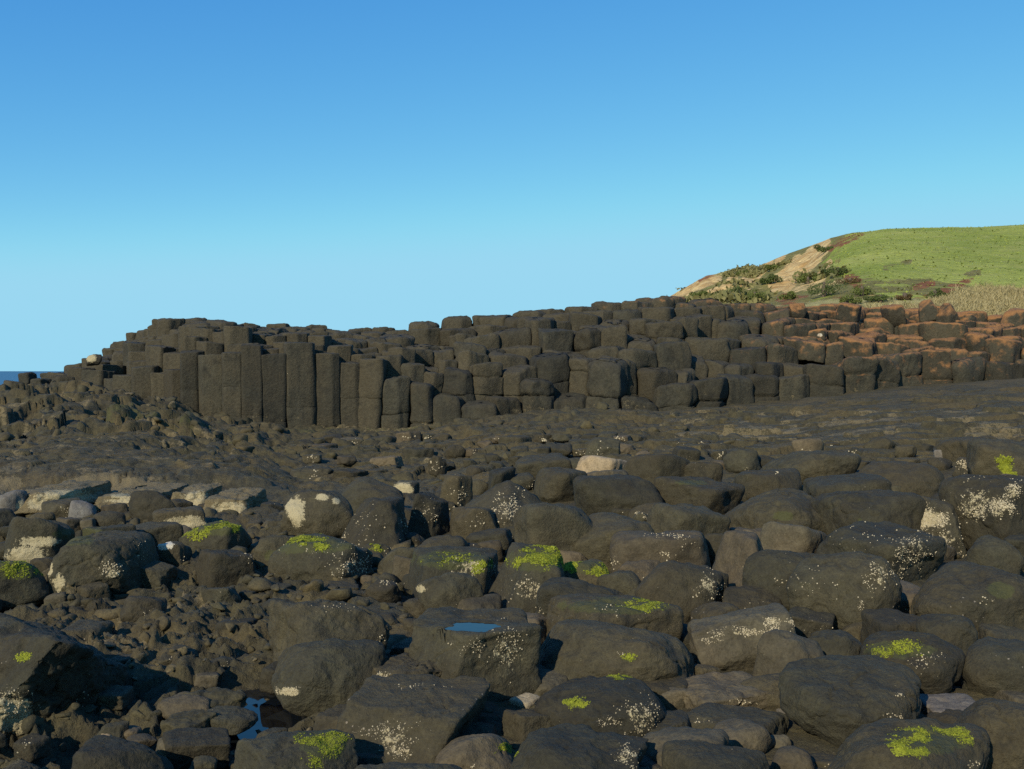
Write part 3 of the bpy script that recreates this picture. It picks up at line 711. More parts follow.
B(1003, 626, 1040, 646, 'd', 'pale brown stone at the right edge of the photo', mat=BROWN, name='stone', cat='stone')
B(775, 696, 796, 720, 'd', 'pale little pebble beside the crack of the round brown boulder', mat=GREY, name='stone', cat='stone')
B(962, 662, 984, 696, 's', 'pale narrow stone standing in a crack beside a dark boulder', mat=GREY, name='stone', cat='stone')
# ------------------------------------------------------------------ pale faced ledges on the left flat
LG = 'low ledges with cream faces'
def ledge(bb, label, spots, seed, **o):
    build_boulder(bb, 'b', label, cat='rock ledge', name='rock_ledge', patches=[(CR, *s) for s in spots] + [('tan', (bb[0] + bb[2]) / 2, (bb[1] + bb[3]) / 2, 80, 40)], group=LG, seed=seed, p=24, mat=GROUND,
                  planes=[(.05, -1, .10, .72), (1, -.1, .05, .9), (-1, .1, .05, .92), (0, 1, 0, .8), (.02, -.10, 1, .62), (0, 0, -1, .9), (.7, -.7, .1, 1.02)], rough=1.5, depth=1.3, sink=.25, **o)
ledge((8, 479, 112, 514), 'largest low ledge whose front is stained cream and cracked at its end', [(66, 497, 34, 8), (38, 504, 12, 6)], 21)
ledge((94, 482, 192, 511), 'long low ledge with a thin cream band split by dark cracks', [(142, 501, 40, 3.5), (120, 496, 12, 3)], 22)
ledge((170, 483, 224, 512), 'short cream faced ledge between two dark upright cracks', [(197, 500, 17, 10)], 23)
ledge((202, 487, 268, 520), 'lowest cream faced ledge, nearest the squat moss topped boulder', [(230, 508, 20, 7)], 24)

# ------------------------------------------------------------------ the columnar outcrop
#            s    front-top  crest  first-row spread  spacing
OT = np.array([(40, 376, 373, .1), (62, 374, 369, .2), (90, 366, 357, .4), (130, 362, 340, .6), (165, 349, 321, .5), (200, 345, 319, .35), (240, 345, 324, .18), (300, 346, 327, .15), (340, 350, 331, .3), (380, 362, 330, .5),
               (450, 372, 318, .3), (560, 374, 307, .3), (620, 371, 299, .25), (660, 369, 297, .25), (760, 366, 303, .25), (860, 358, 307, .25), (940, 348, 308, .2), (1024, 346, 316, .2), (1300, 338, 318, .2)], float)
def outcrop_columns():
    rng = np.random.default_rng(5)
    pts = []
    DEPTH = 6.2
    u = -14.6
    xs = []
    while u < 21:
        D = float(foot(512 + F * u / 29.)[0]); s = 512 + F * u / D
        sp = .62 + .34 * float(smooth(330, 500, s)) + .10 * float(smooth(700, 900, s))
        xs.append((u, sp)); u += sp
    for j in range(-1, 14):
        for i, (u, sp) in enumerate(xs):
            rowd = .62 + .24 * float(smooth(-6, 1, u))
            x = u + (.5 * sp if j % 2 and j > 0 else 0) + rng.uniform(-.3, .3) * sp
            D = float(foot(512 + F * x / 29.)[0])
            y = D + .25 + j * rowd + rng.uniform(-.30, .30) * rowd * (.4 if j <= 0 and x < -4 else 1) + .22 * math.sin(x * 1.1) + .25 * math.sin(x * .43 + 2)
            if j < 1 or rng.random() > .10: pts.append((x, y, j, sp))
    P = np.array(pts)
    cols = []
    for k, (x, y, j, sp) in enumerate(P):
        D = float(foot(512 + F * x / 29.)[0]); s = 512 + F * x / y
        t = (y - D - .25) / DEPTH
        if j < 0 or t > 1.06 or s < 56: continue
        yf, yc, sp1 = (float(np.interp(s, OT[:, 0], OT[:, c])) for c in (1, 2, 3))
        nt = 2.0 + 1.0 * float(smooth(320, 420, s)); wob_ = .9 * float(fbm(np.array([[x * .45, y * .30, 3.0]]), 2)[0]) + rng.uniform(-.22, .22)
        tq = np.floor(t * nt + .5 + wob_) / nt
        qw = .82 - .30 * float(smooth(330, 450, s)); tt = np.clip(qw * tq + (1 - qw) * t, 0, 1); tt = (tt + (min(t, 1) - tt) * float(smooth(.62, .85, t))) ** .85
        z = EYE + (371 - (yf + (yc - yf) * tt)) / F * y
        g = float(foot(s)[1])
        h = z - g
        if j == 0: z -= h * (sp1 + .42 * float(smooth(400, 470, s))) * rng.random() ** 1.1
        elif j == 1: z -= h * (sp1 * .35 + .22 * float(smooth(400, 470, s))) * rng.random() ** 1.5
        z += rng.normal(0, .05 + .03 * float(smooth(.6, .4, t)))
        cols.append([k, x, y, j, sp, s, t, z, g])
    byk = {c[0]: c for c in cols}
    th = np.arange(56) / 56 * 2 * math.pi
    dirs = np.stack([np.cos(th), np.sin(th)], -1)
    out = []
    for k, x, y, j, sp, s, t, z, g in cols:
        d = P[:, :2] - (x, y); r = np.hypot(d[:, 0], d[:, 1])
        nb = np.where((r > 1e-6) & (r < 2.6))[0]
        fr = [byk[q][7] for q in nb if q in byk and byk[q][2] < y - .1 and r[q] < 1.25]
        zb = min([z - .5] + [q - .45 for q in fr]) if j > 0 and fr else g - .35
        zb = max(zb, g - .35)
        right = max(float(smooth(320, 430, s)), .9 * float(smooth(.22, .5, t)))
        n = d[nb] / r[nb][:, None]; h = r[nb] / 2 + .004 + rng.normal(0, .012, len(nb))
        pw = 75 - 25 * right
        va = np.arange(9) / 9 * 2 * math.pi + rng.uniform(0, 1); n = np.vstack([n, np.stack([np.cos(va), np.sin(va)], -1)]); h = np.append(h, np.full(9, .80 * sp))
        rad = (np.maximum(0, dirs @ n.T / h) ** pw).sum(1) ** (-1 / pw)
        # joints
        zs = [z]
        while zs[-1] > zb:
            zs.append(zs[-1] - (rng.uniform(.8, 2.2) * (1 - right) + rng.uniform(.4, 1.3) * right))
        rings = []   # (scale, z, tilt)
        tilt = rng.normal(0, (.05 + .05 * right) * (1 - .7 * float(smooth(.65, .85, t))), 2)
        lean = rng.normal(0, .012, 2) + right * rng.normal(0, .03, 2)
        prof = []
        for q in range(len(zs) - 1):
            z1, z0 = zs[q], zs[q + 1]
            rr = (.034 + .034 * right * rng.uniform(.3, 1.8)) * (1.1 + 1.3 * right * rng.random() if q == 0 else .16 + .45 * right * rng.random() ** 2)
            rr = min(rr, (z1 - z0) * .45)
            o = rng.normal(0, .006 + .022 * right, 2) if q else np.zeros(2)
            gr = 1 + (rng.normal(0, .02 * right))
            if q == 0: prof += [(.03, z1 + .015, o), (.35, z1 + .012, o), (.65, z1, o)]
            for a in (0.0, .3, .6, 1.0) if q else (.0, .25, .5, .75, 1.0):
                an = a * math.pi / 2
                prof.append((gr * (1 - rr * (1 - math.sin(an)) / .42), z1 - rr * (1 - math.cos(an)), o))
            for a in (.25, .5, .75): prof.append((gr * 1.0, z1 - rr - (z1 - z0 - 1.6 * rr) * a, o))
            for a in (.0, .5, 1.0):
                an = a * math.pi / 2
                prof.append((gr * (1 - .6 * rr * (1 - math.cos(an)) / .42), z0 + .6 * rr * (1 - math.sin(an)), o))
        V = []
        for sc_, zz, o in prof:
            px = dirs[:, 0] * rad * sc_ + o[0]; py = dirs[:, 1] * rad * sc_ + o[1]
            V.append(np.stack([px + lean[0] * (zz - z), py + lean[1] * (zz - z), zz - z + (tilt[0] * px + tilt[1] * py) * (1 if zz > zs[1] else .4)], -1))
        V = np.array(V)
        nr = len(V); V = V.reshape(-1, 3)
        W = V + (x, y, z)
        amp = .030 + .060 * right
        V = V + .045 * right * np.stack([fbm(W * 3.6 + 60, 3), fbm(W * 3.6 + 90, 3), .6 * fbm(W * 3.6 + 30, 3)], -1) + amp * np.stack([fbm(W * 1.9, 4), fbm(W * 1.9 + 33, 4), .8 * fbm(W * 1.7 + 71, 4)], -1) + .05 * right * np.stack([fbm(W * .75 + 3, 2), fbm(W * .75 + 43, 2), 0 * W[:, 0]], -1) + .022 * np.stack([fbm(W * 8, 2), fbm(W * 8 + 9, 2), fbm(W * 8 + 5, 2)], -1)
        V[:, :2] *= (1 - .06 * right * smooth(.1, .5, fbm(W * .9 + 21, 2)) - .05 * smooth(.25, .5, fbm(W * 2.6 + 2, 3)))[:, None]
        V = np.vstack([V, V[:56].mean(0)])
        q = grid_faces(nr, 56, True)[:, ::-1]
        a = np.arange(56); tri = np.stack([(a + 1) % 56, np.full(56, nr * 56), a], -1)[:, ::-1]
        F_ = np.concatenate([q.ravel(), tri.ravel()]); L = np.concatenate([np.full(len(q), 4), np.full(56, 3)])
        seen = (z - max(fr) if fr and j > 0 else z - g) * sp
        rust = .85 * float(smooth(700, 860, s) * smooth(374, 344, 371 - (z - EYE) * F / y)) + .35 * float(smooth(560, 640, s) * smooth(.75, .95, t))
        out.append((seen, x, y, z, V, F_, L, rust, s))
    return out

cols = outcrop_columns()
oc = bpy.data.objects.new('basalt_outcrop', None); C.objects.link(oc); oc.location = (0, 28.5, .6)
tag(oc, 'dark wall of jointed basalt columns stepping up behind the boulder flat', 'rock outcrop')
from mathutils import Matrix
cols.sort(key=lambda c: -c[0] if -20 < c[8] < 1040 else 0)
def col_attrs(V, x, y, z, rust):
    W = V + (x, y, z)
    D, g = foot(512 + F * W[:, 0] / np.maximum(W[:, 1], 1))
    low = smooth(.75, .1, W[:, 2] - g)
    return {'rust': np.full(len(V), min(rust, 1.0)), 'tan': .42 * low * smooth(-.2, .4, fbm(W * 1.3, 3)) + .0, 'cream': np.zeros(len(V))}
for c in cols[:100]:
    seen, x, y, z, V, F_, L, rust, s = c
    me = make_mesh('basalt_column', V, F_, L, COLUMN, True, col_attrs(V, x, y, z, rust))
    o = link('basalt_column', me, oc, (x, y - 28.5, z - .6))
Vs, Fs, Ls, At, n0 = [], [], [], {'rust': [], 'tan': [], 'cream': []}, 0
for seen, x, y, z, V, F_, L, rust, s in cols[100:]:
    for k, a in col_attrs(V, x, y, z, rust).items(): At[k].append(a)
    Vs.append(V + (x, y - 28.5, z - .6)); Fs.append(F_ + n0); Ls.append(L); n0 += len(V)
tag(link('basalt_column_mass', make_mesh('basalt_column_mass', np.concatenate(Vs), np.concatenate(Fs), np.concatenate(Ls), COLUMN, True, {k: np.concatenate(a) for k, a in At.items()}), oc), kind='stuff')

# loose blocks on and beside the outcrop
OG = 'loose blocks on the basalt outcrop'
def OB(bb, kind, label, Y, **o): build_boulder(bb, kind, label, group=OG, Y=Y, mat=COLUMN, **o)
OB((918, 299, 940, 324), 'w', 'peaked dark block with rusty top standing on the outcrop edge', 36, rust=.8, seed=31)
OB((935, 303, 961, 332), 'w', 'largest pointed block on the outcrop, straw grass behind it', 35.6, rust=.7, seed=32)
OB((978, 325, 1010, 350), 's', 'flat dark block lying near the right end of the outcrop top', 35.5, rust=.6)
OB((955, 313, 978, 334), 'r', 'small rusty block beside the largest pointed block', 36, rust=1.0)
OB((786, 303, 806, 324), 'r', 'small rust coated block below the red earth bank', 35.5, rust=1.0)
OB((836, 302, 862, 324), 's', 'low rust coated slab at the back of the outcrop', 36, rust=1.0)
OB((880, 304, 906, 328), 'r', 'rounded rust coated block left of the peaked block', 36, rust=1.0)
OB((1000, 308, 1030, 334), 'r', 'rusty block in straw grass at the right edge of the photo', 37, rust=1.0)
OB((808, 328, 828, 343), 's', 'thin orange capped slab with a white streak on the dark column tops', 33.5, rust=1.4, patches=[(WH, 820, 335, 3, 2)])
OB((86, 354, 102, 366), 'r', 'cream stained block perched at the left end of the outcrop', 30.3, patches=[(CR, 91, 358, 6, 5)])
for bb, lb, Y in (((18, 372, 38, 386), 'flat topped dark block on the skyline above the sea', 31.5), ((2, 380, 24, 400), 'dark block at the left edge of the photo just under the sea', 29.5),
                  ((30, 378, 52, 392), 'squat dark block right of the one on the skyline', 30.5), ((52, 376, 76, 394), 'pointed dark block at the foot of the outcrop end', 30.2),
                  ((-8, 392, 20, 410), 'lowest dark block at the left edge of the photo on the craggy ridge', 28.2), ((40, 372, 66, 382), 'low far block on the skyline against the outcrop end', 32.5)):
    OB(bb, 'b', lb, Y)
# ------------------------------------------------------------------ the grassy headland
RT = np.array([(560, 380), (600, 345), (640, 312), (664, 298), (676, 291), (690, 283), (706, 274), (730, 270), (756, 266), (775, 257), (790, 251), (811, 244), (830, 237), (852, 231.5), (880, 229.5), (930, 229), (980, 227.5), (1024, 225), (1100, 220), (1400, 205)], float)
HY0, HY1 = 38.0, 150.0
def hill_z(s, Y):
    s = np.asarray(s, float); Y = np.asarray(Y, float)
    ry = np.interp(s, RT[:, 0], RT[:, 1])
    zt = EYE + (371 - ry) / F * HY1
    z0 = EYE + (371 - np.interp(s, OT[:, 0], OT[:, 2])) / F * HY0 - .35
    t = np.clip((Y - HY0) / (HY1 - HY0), 0, 1.6)
    pr = np.where(t < 1, .10 * np.sin(t * math.pi) * smooth(760, 900, s) + t ** 1.08, 1 - .9 * (t - 1) ** 2)
    x = (s - 512) / F * Y
    p = np.stack([x, Y, 0 * x], -1).reshape(-1, 3)
    cl = smooth(870, 790, s) * smooth(.12, .3, t) * smooth(1.02, .85, t)
    gul = fbm(np.stack([p[:, 0] * .22, p[:, 1] * .035, 0 * p[:, 0]], -1), 4).reshape(x.shape)
    det = fbm(p * .35, 4).reshape(x.shape)
    rol = fbm(p * np.array([.02, .05, 1]) + 3, 2).reshape(x.shape)
    z = z0 + (zt - z0) * pr + cl * (1.3 * gul + .55 * det) + (1 - cl) * (.10 * det + .5 * rol * smooth(.1, .3, t) * smooth(1, .8, t)) 
    z = z - .25 - 2.2 * smooth(HY0 + .2, HY0 - 1.5, Y)
    return z - 14 * smooth(648, 600, s)
def hill_material():
    m, nt, b = nodes_of('headland'); N = NT(nt)
    pos = N.n('NewGeometry').outputs['Position']
    n1 = N.noise(pos, .09, 5, .6); n2 = N.noise(pos, 1.6, 6, .7); n3 = N.noise(pos, .45, 5, .65)
    col = N.mix(N.step(n1, .35, .68), (.21, .25, .044), (.31, .335, .075))
    col = N.mix(N.math('MULTIPLY', N.step(n3, .45, .75), .5), col, (.37, .34, .12))
    def mask(a, nz, w=.5): return N.step(N.math('ADD', N.attr(a), N.lin(nz, .25, .75, -w, w)), .40, .60)
    col = N.mix(mask('scrub', n3), col, N.mix(n2, (.115, .115, .030), (.23, .19, .075)))
    col = N.mix(mask('earth', n3, .4), col, N.mix(N.step(n3, .35, .65), (.38, .23, .085), (.60, .44, .20)))
    col = N.mix(mask('red', n3, .4), col, N.mix(n2, (.17, .065, .030), (.24, .105, .050)))
    col = N.mix(mask('dry', n3, .5), col, N.mix(n2, (.25, .22, .075), (.42, .36, .16)))
    g = N.n('CombineColor'); tone = N.lin(n2, .25, .75, .72, 1.28)
    [N.l(tone, g.inputs[k]) for k in range(3)]
    N.l(N.mix(1, col, g.outputs[0], 'MULTIPLY'), b.inputs['Base Color'])
    b.inputs['Roughness'].default_value = .95; b.inputs['Specular IOR Level'].default_value = .1
    bu = N.n('Bump'); bu.inputs['Strength'].default_value = .8; bu.inputs['Distance'].default_value = .35
    N.l(n2, bu.inputs['Height']); N.l(bu.outputs[0], b.inputs['Normal'])
    return m
def seg(px, py, x0, y0, x1, y1, w):
    d = np.array([x1 - x0, y1 - y0], float); L2 = d @ d
    t = np.clip(((px - x0) * d[0] + (py - y0) * d[1]) / L2, 0, 1)
    return smooth(1.6, .4, np.hypot(px - x0 - t * d[0], py - y0 - t * d[1]) / w)
def build_hill():
    S = np.concatenate([np.linspace(575, 1060, 420), np.linspace(1064, 1700, 60)])
    Y = np.concatenate([np.linspace(HY0 - 1.5, 60, 60), np.linspace(60.5, 152, 230), np.linspace(155, 215, 16)])
    YY, SS = np.meshgrid(Y, S, indexing='ij')
    Z = hill_z(SS, YY); X = (SS - 512) / F * YY
    P = np.stack([X, YY, Z], -1).reshape(-1, 3)
    px, py = project(P)
    cov = np.zeros(len(P))
    edge = np.interp(py, [225, 232, 245, 262, 275, 290, 310], [850, 848, 842, 826, 838, 870, 905])     # where the pasture gives way to the eroding flank
    scrub = .8 * smooth(12, -10, px - edge)
    for a in ((820, 285, 965, 290, 9), (905, 285, 930, 282, 6), (968, 275, 978, 272, 4), (885, 268, 910, 262, 3)): scrub = np.maximum(scrub, .62 * seg(px, py, *a))
    earth = np.zeros(len(P)); red = np.zeros(len(P))
    for a in ((824, 244, 796, 272, 8), (800, 262, 776, 285, 8), (815, 258, 786, 286, 7), (770, 262, 748, 286, 4), (830, 262, 812, 284, 3), (735, 276, 722, 290, 4), (784, 252, 778, 262, 4), (668, 296, 690, 288, 6), (690, 287, 716, 278, 6), (735, 288, 745, 280, 4), (716, 290, 706, 296, 4), (760, 268, 755, 278, 3)):
        earth = np.maximum(earth, .85 * seg(px, py, *a))
    for a in ((860, 233, 832, 248, 5), (844, 272, 858, 284, 7), (782, 299, 806, 301, 7), (915, 288, 932, 284, 4), (942, 291, 972, 280, 4), (715, 273, 700, 280, 3), (770, 258, 757, 266, 2), (905, 302, 930, 297, 4), (835, 299, 860, 303, 5)):
        red = np.maximum(red, .56 * seg(px, py, *a))
    earth = np.maximum(earth, .55 * smooth(10, -10, px - edge) * smooth(-.1, .5, fbm(P * np.array([.10, .03, .1]), 3)))
    dry = smooth(292, 303, py + 10 * smooth(930, 1010, px)) * smooth(760, 830, px) * .85
    dry = np.maximum(dry, .75 * seg(px, py, 716, 272, 754, 267, 4))
    me = make_mesh('headland', P, grid_faces(len(Y), len(S)), np.full((len(Y) - 1) * (len(S) - 1), 4), hill_material(), True, {'scrub': scrub, 'earth': earth, 'red': red, 'dry': dry})
    tag(link('hill', me), kind='structure')
build_hill()

def hill_hit(px, py):
    d = ray(px, py); ts = np.linspace(42, 151, 700); z = EYE + d[2] * ts
    Y = d[1] * ts; s = 512 + F * d[0] / d[1]
    g = hill_z(np.full_like(Y, s), Y)
    k = np.argmax(z < g) if (z < g).any() else len(ts) - 1
    return np.array([d[0] * ts[k], Y[k], g[k]])

LEAF_D = plain('shrub_leaves', (.032, .050, .012), (.090, .115, .028), 1.5, .7, .2)
LEAF_L = plain('light_shrub_leaves', (.060, .080, .016), (.125, .145, .035), 1.5, .7, .2)
LEAF_R = plain('reddish_shrub_leaves', (.070, .050, .020), (.14, .095, .042), 1.5, .8, .2)
STRAW = plain('straw', (.20, .165, .070), (.40, .33, .165), .5, .8, .2)
BARK = plain('bark', (.07, .05, .035), (.12, .09, .06), 6)
def leaf_mesh(rng, rx, ry, rz, n, ls):
    ncl = 9; cc = rng.normal(size=(ncl, 3)) * .46; cc[:, 2] = np.abs(cc[:, 2]) * .8
    cr = rng.uniform(.32, .58, ncl)
    k = rng.integers(0, ncl, n)
    d = rng.normal(size=(n, 3)); d /= np.linalg.norm(d, axis=1)[:, None]
    p = cc[k] + d * (cr[k] * rng.uniform(.6, 1.05, n))[:, None]
    p = p[p[:, 2] > -.12]; n = len(p)
    p = p * (rx, ry, rz)
    a = rng.normal(size=(n, 3)); a /= np.linalg.norm(a, axis=1)[:, None]
    t, b = frames(a, rng)
    s = (ls * rng.lognormal(0, .3, n))[:, None]
    V = np.stack([p - t * s, p + b * s * .45, p + t * s, p - b * s * .45], 1).reshape(-1, 3)
    return V, np.arange(4 * n), np.full(n, 4)
def shrub(cx, base, w, h, mat, label, group, seed):
    rng = np.random.default_rng(seed)
    p = hill_hit(cx, base); k = p[1] / F
    r = bpy.data.objects.new('shrub', None); C.objects.link(r); r.location = p
    tag(r, label, 'shrub', group)
    link('foliage', make_mesh('foliage', *leaf_mesh(rng, w / 2 * k, w / 2.4 * k, h * k * .50, 1700, .75 * k), mat, False), r, (0, 0, h * k * .10))
    a = np.arange(7) / 7 * 2 * math.pi
    V = np.concatenate([np.stack([q * np.cos(a), q * np.sin(a), np.full(7, zz)], -1) for q, zz in ((.14, -.4), (.10, .3), (.05, h * k * .5))])
    link('stem', make_mesh('stem', V, grid_faces(3, 7, True), np.full(14, 4), BARK), r)
SG = 'shrubs on the eroding flank of the headland'
for k, a in enumerate([
    (824, 297, 36, 30, LEAF_D, 'largest dark green bush on the headland flank'), (838, 276, 24, 18, LEAF_D, 'dark bush upslope of the largest bush, touching it'),
    (755, 303, 26, 22, LEAF_L, 'mid green bush on the scarred flank above the outcrop crest'), (738, 300, 20, 20, LEAF_D, 'dark bush left of the mid green one on the scarred flank'),
    (935, 299, 16, 17, LEAF_D, 'lone dark green bush in the pasture above the straw grass'), (880, 302, 28, 11, LEAF_D, 'wide low dark bush at the pasture foot'),
    (862, 296, 24, 20, LEAF_L, 'lighter bush just right of the largest dark bush'), (848, 304, 20, 15, LEAF_L, 'small light bush below the red earth patch'),
    (808, 284, 16, 14, LEAF_L, 'light bush at the foot of the longest tan scar'), (790, 300, 22, 16, LEAF_L, 'light bush next to the red earth bank'),
    (702, 297, 20, 10, LEAF_L, 'low green bush at the left foot of the flank'), (720, 302, 18, 14, LEAF_L, 'pale bush halfway along the lower flank'),
    (770, 284, 18, 14, LEAF_D, 'dark bush between the tan scars'), (826, 252, 16, 10, LEAF_D, 'dark bush high on the flank beside the longest tan scar'),
    (905, 300, 18, 10, LEAF_R, 'reddish dry bush on the pasture foot'), (850, 284, 18, 12, LEAF_R, 'reddish bush above the lighter bush'),
    (773, 270, 14, 10, LEAF_L, 'small bush on the upper scarred flank'), (745, 275, 14, 8, LEAF_L, 'small bush below the far grassy shoulder')]):
    shrub(*a, SG, 100 + k)

def straw():
    rng = np.random.default_rng(9); V = []
    n = 24000
    s = np.where(rng.random(n) < .6, rng.uniform(900, 1080, n), rng.uniform(770, 1080, n)); Y = HY0 + .1 + (4.5 + 8 * smooth(900, 990, s)) * rng.random(n) ** 1.3
    x = (s - 512) / F * Y
    cl = fbm(np.stack([x * .9, Y * .9, 0 * x], -1), 3)
    dens = smooth(760, 960, s)
    keep = cl + rng.random(n) * .5 + .5 * dens > .22
    s, Y, x, cl, dens = s[keep], Y[keep], x[keep], cl[keep], dens[keep]; n = len(s)
    z = hill_z(s, Y)
    h = (.12 + .20 * dens + .40 * np.clip(cl, 0, 1)) * rng.uniform(.5, 1.1, n)
    az = rng.uniform(0, 2 * math.pi, n); ln = rng.uniform(.2, .95, n) * h
    w = .011 + .010 * rng.random(n); wa = rng.uniform(0, math.pi, n)
    b = np.stack([x, Y, z - .05], -1); m = b + np.stack([np.cos(az) * ln * .3, np.sin(az) * ln * .3, h * .65], -1); t = b + np.stack([np.cos(az) * ln, np.sin(az) * ln, h], -1)
    o = np.stack([np.cos(wa) * w, np.sin(wa) * w, 0 * w], -1)
    V = np.stack([b - o, b + o, m + o * .8, m - o * .8, t], 1).reshape(-1, 3)
    base = (np.arange(n) * 5)[:, None]
    Q = np.concatenate([(np.array([[0, 1, 2, 3]]) + base).ravel(), (np.array([[3, 2, 4]]) + base).ravel()])
    tag(link('dry_grass', make_mesh('dry_grass', V, Q, np.concatenate([np.full(n, 4), np.full(n, 3)]), STRAW, False)), 'pale straw coloured grass at the foot of the headland', 'dry grass', kind='stuff')
straw()

def scrub():
    """Low heath over the eroding flank: leafy tufts too many to count."""
    rng = np.random.default_rng(21); n = 9000
    s = rng.uniform(650, 900, n); Y = rng.uniform(58, 149, n)
    z = hill_z(s, Y); x = (s - 512) / F * Y
    px, py = project(np.stack([x, Y, z], -1))
    edge = np.interp(py, [225, 232, 245, 262, 275, 290, 310], [846, 842, 834, 818, 832, 866, 900])
    dens = smooth(16, -20, px - edge) * smooth(.02, .5, fbm(np.stack([x * .16, Y * .05, 0 * x], -1), 3))
    for a in ((822, 246, 796, 272, 6), (800, 262, 776, 285, 6), (812, 262, 790, 280, 5), (668, 296, 690, 288, 6), (690, 287, 716, 278, 6)): dens = dens * (1 - .93 * seg(px, py, *a))
    k = (rng.random(n) < dens) & (Y < 136)
    P = np.stack([x, Y, z], -1)[k]; m = len(P); q = 16
    r = rng.uniform(.25, .75, m)
    c = P[:, None] + rng.normal(size=(m, q, 3)) * (r[:, None, None] * np.array([.55, .55, .30])) + np.array([0, 0, .15])
    c = c.reshape(-1, 3); nn = rng.normal(size=c.shape); nn /= np.linalg.norm(nn, axis=1)[:, None]
    t, b = frames(nn, rng); sz = rng.uniform(.14, .32, len(c))[:, None]
    V = np.stack([c - t * sz, c + b * sz * .5, c + t * sz, c - b * sz * .5], 1).reshape(-1, 3)
    tag(link('scrub', make_mesh('scrub', V, np.arange(len(V)), np.full(len(c), 4), HEATH, False)), 'low olive heath scrub over the eroding headland flank', 'scrub', kind='stuff')
HEATH = plain('heath_leaves', (.070, .080, .022), (.22, .19, .075), .12, .8, .2)
scrub()

PASTURE = plain('pasture_blades', (.17, .21, .038), (.27, .295, .068), .10, .9, .1)
def pasture():
    rng = np.random.default_rng(31); n = 15000
    s = rng.uniform(800, 1070, n); Y = 44 + 106 * rng.random(n) ** 1.2
    z = hill_z(s, Y); x = (s - 512) / F * Y
    px, py = project(np.stack([x, Y, z], -1))
    edge = np.interp(py, [225, 232, 245, 262, 275, 290, 310], [850, 848, 842, 826, 838, 870, 905])
    k = (px > edge + rng.normal(0, 6, n)) & (.6 * fbm(np.stack([x * .12, Y * .05, 0 * x], -1), 3) + rng.random(n) > .5)
    x, Y, z = x[k], Y[k], z[k]; n = len(x)
    h = rng.uniform(.04, .16, n) * (Y / 90) ** .5; az = rng.uniform(0, 6.28, n); w = rng.uniform(.05, .11, n)
    b = np.stack([x, Y, z - .04], -1); o = np.stack([np.cos(az) * w, np.sin(az) * w, 0 * w], -1)
    t = b + np.stack([rng.normal(0, .12, n), rng.normal(0, .12, n), h], -1)
    V = np.stack([b - o, b + o, t], 1).reshape(-1, 3)
    tag(link('pasture_grass', make_mesh('pasture_grass', V, np.arange(3 * n), np.full(n, 3), PASTURE, False)), 'short green pasture grass over the headland top', 'grass', kind='stuff')
pasture()
# ------------------------------------------------------------------ small stones that fill the gaps, and rubble
def fill_stones():
    rng = np.random.default_rng(77)
    boxes = [b for _, _, b, _ in PLACED]
    done = []; used = {}
    marks = [(b, n) for _, _, b, n in PLACED if n]
    tries = 0
    while len(done) < 150 and tries < 9000:
        tries += 1
        py = 452 + (790 - 452) * rng.random() ** 1.1; px = rng.uniform(-10, 1034)
        if py < 505 and px < 440: continue
        if px < 270 and rng.random() < (.8 if py > 600 else .45): continue
        w = rng.uniform(.6, 1.7) * (16 + (py - 450) * .12) * (1.25 if px > 420 else .85); h = w * rng.uniform(.55, .85)
        bb = (px - w / 2, py - h / 2, px + w / 2, py + h / 2)
        # keep it in a gap: its centre clear of the outlines, and clear of the stones already set
        if any(b[0] + .12 * (b[2] - b[0]) < px < b[2] - .12 * (b[2] - b[0]) and b[1] + .10 * (b[3] - b[1]) < py < b[3] - .16 * (b[3] - b[1]) for b in boxes): continue
        if any(abs(px - q[0]) < .42 * (w + q[2]) and abs(py - q[1]) < .42 * (h + q[3]) for q in done): continue
        if any(math.hypot((px - c[0]) / (c[2] * 1.6), (py - c[1]) / (c[3] * 1.8)) < 1 for c in POOL): continue
        d, n, b = min((math.hypot(px - (b[0] + b[2]) / 2, 1.3 * (py - (b[1] + b[3]) / 2)) / (b[2] - b[0]), n, b) for b, n in marks)
        dx = (px - (b[0] + b[2]) / 2) / (b[2] - b[0]); dy = (py - (b[1] + b[3]) / 2) / (b[3] - b[1])
        side = 'behind' if dy < -.35 and abs(dx) < .75 else 'in front of' if dy > .35 and abs(dx) < .75 else 'left of' if dx < 0 else 'right of'
        key = (side, n); k = used.get(key, 0); used[key] = k + 1
        lead = ('small dark stone', 'smaller dark stone', 'third small dark stone', 'other small dark stone')[min(k, 3)]
        kind = ('d', 'd', 'r', 's', 'b')[rng.integers(0, 5)]
        mt = (BASALT, BASALT, BASALT, BASALT, BROWN)[rng.integers(0, 5)]
        if mt is BROWN: lead = lead.replace('dark', 'brown')
        build_boulder(bb, kind, f'{lead} {side} the {n}', cat='stone', name='stone', mat=mt, group='small stones in the gaps between boulders', seed=9000 + len(done), sink=.3,
                      patches=[('bar', px + rng.uniform(-.3, .3) * w, py, w * .3, h * .3, 25)] if rng.random() < .22 else ())
        done.append((px, py, w, h))
    return done
fill_stones()
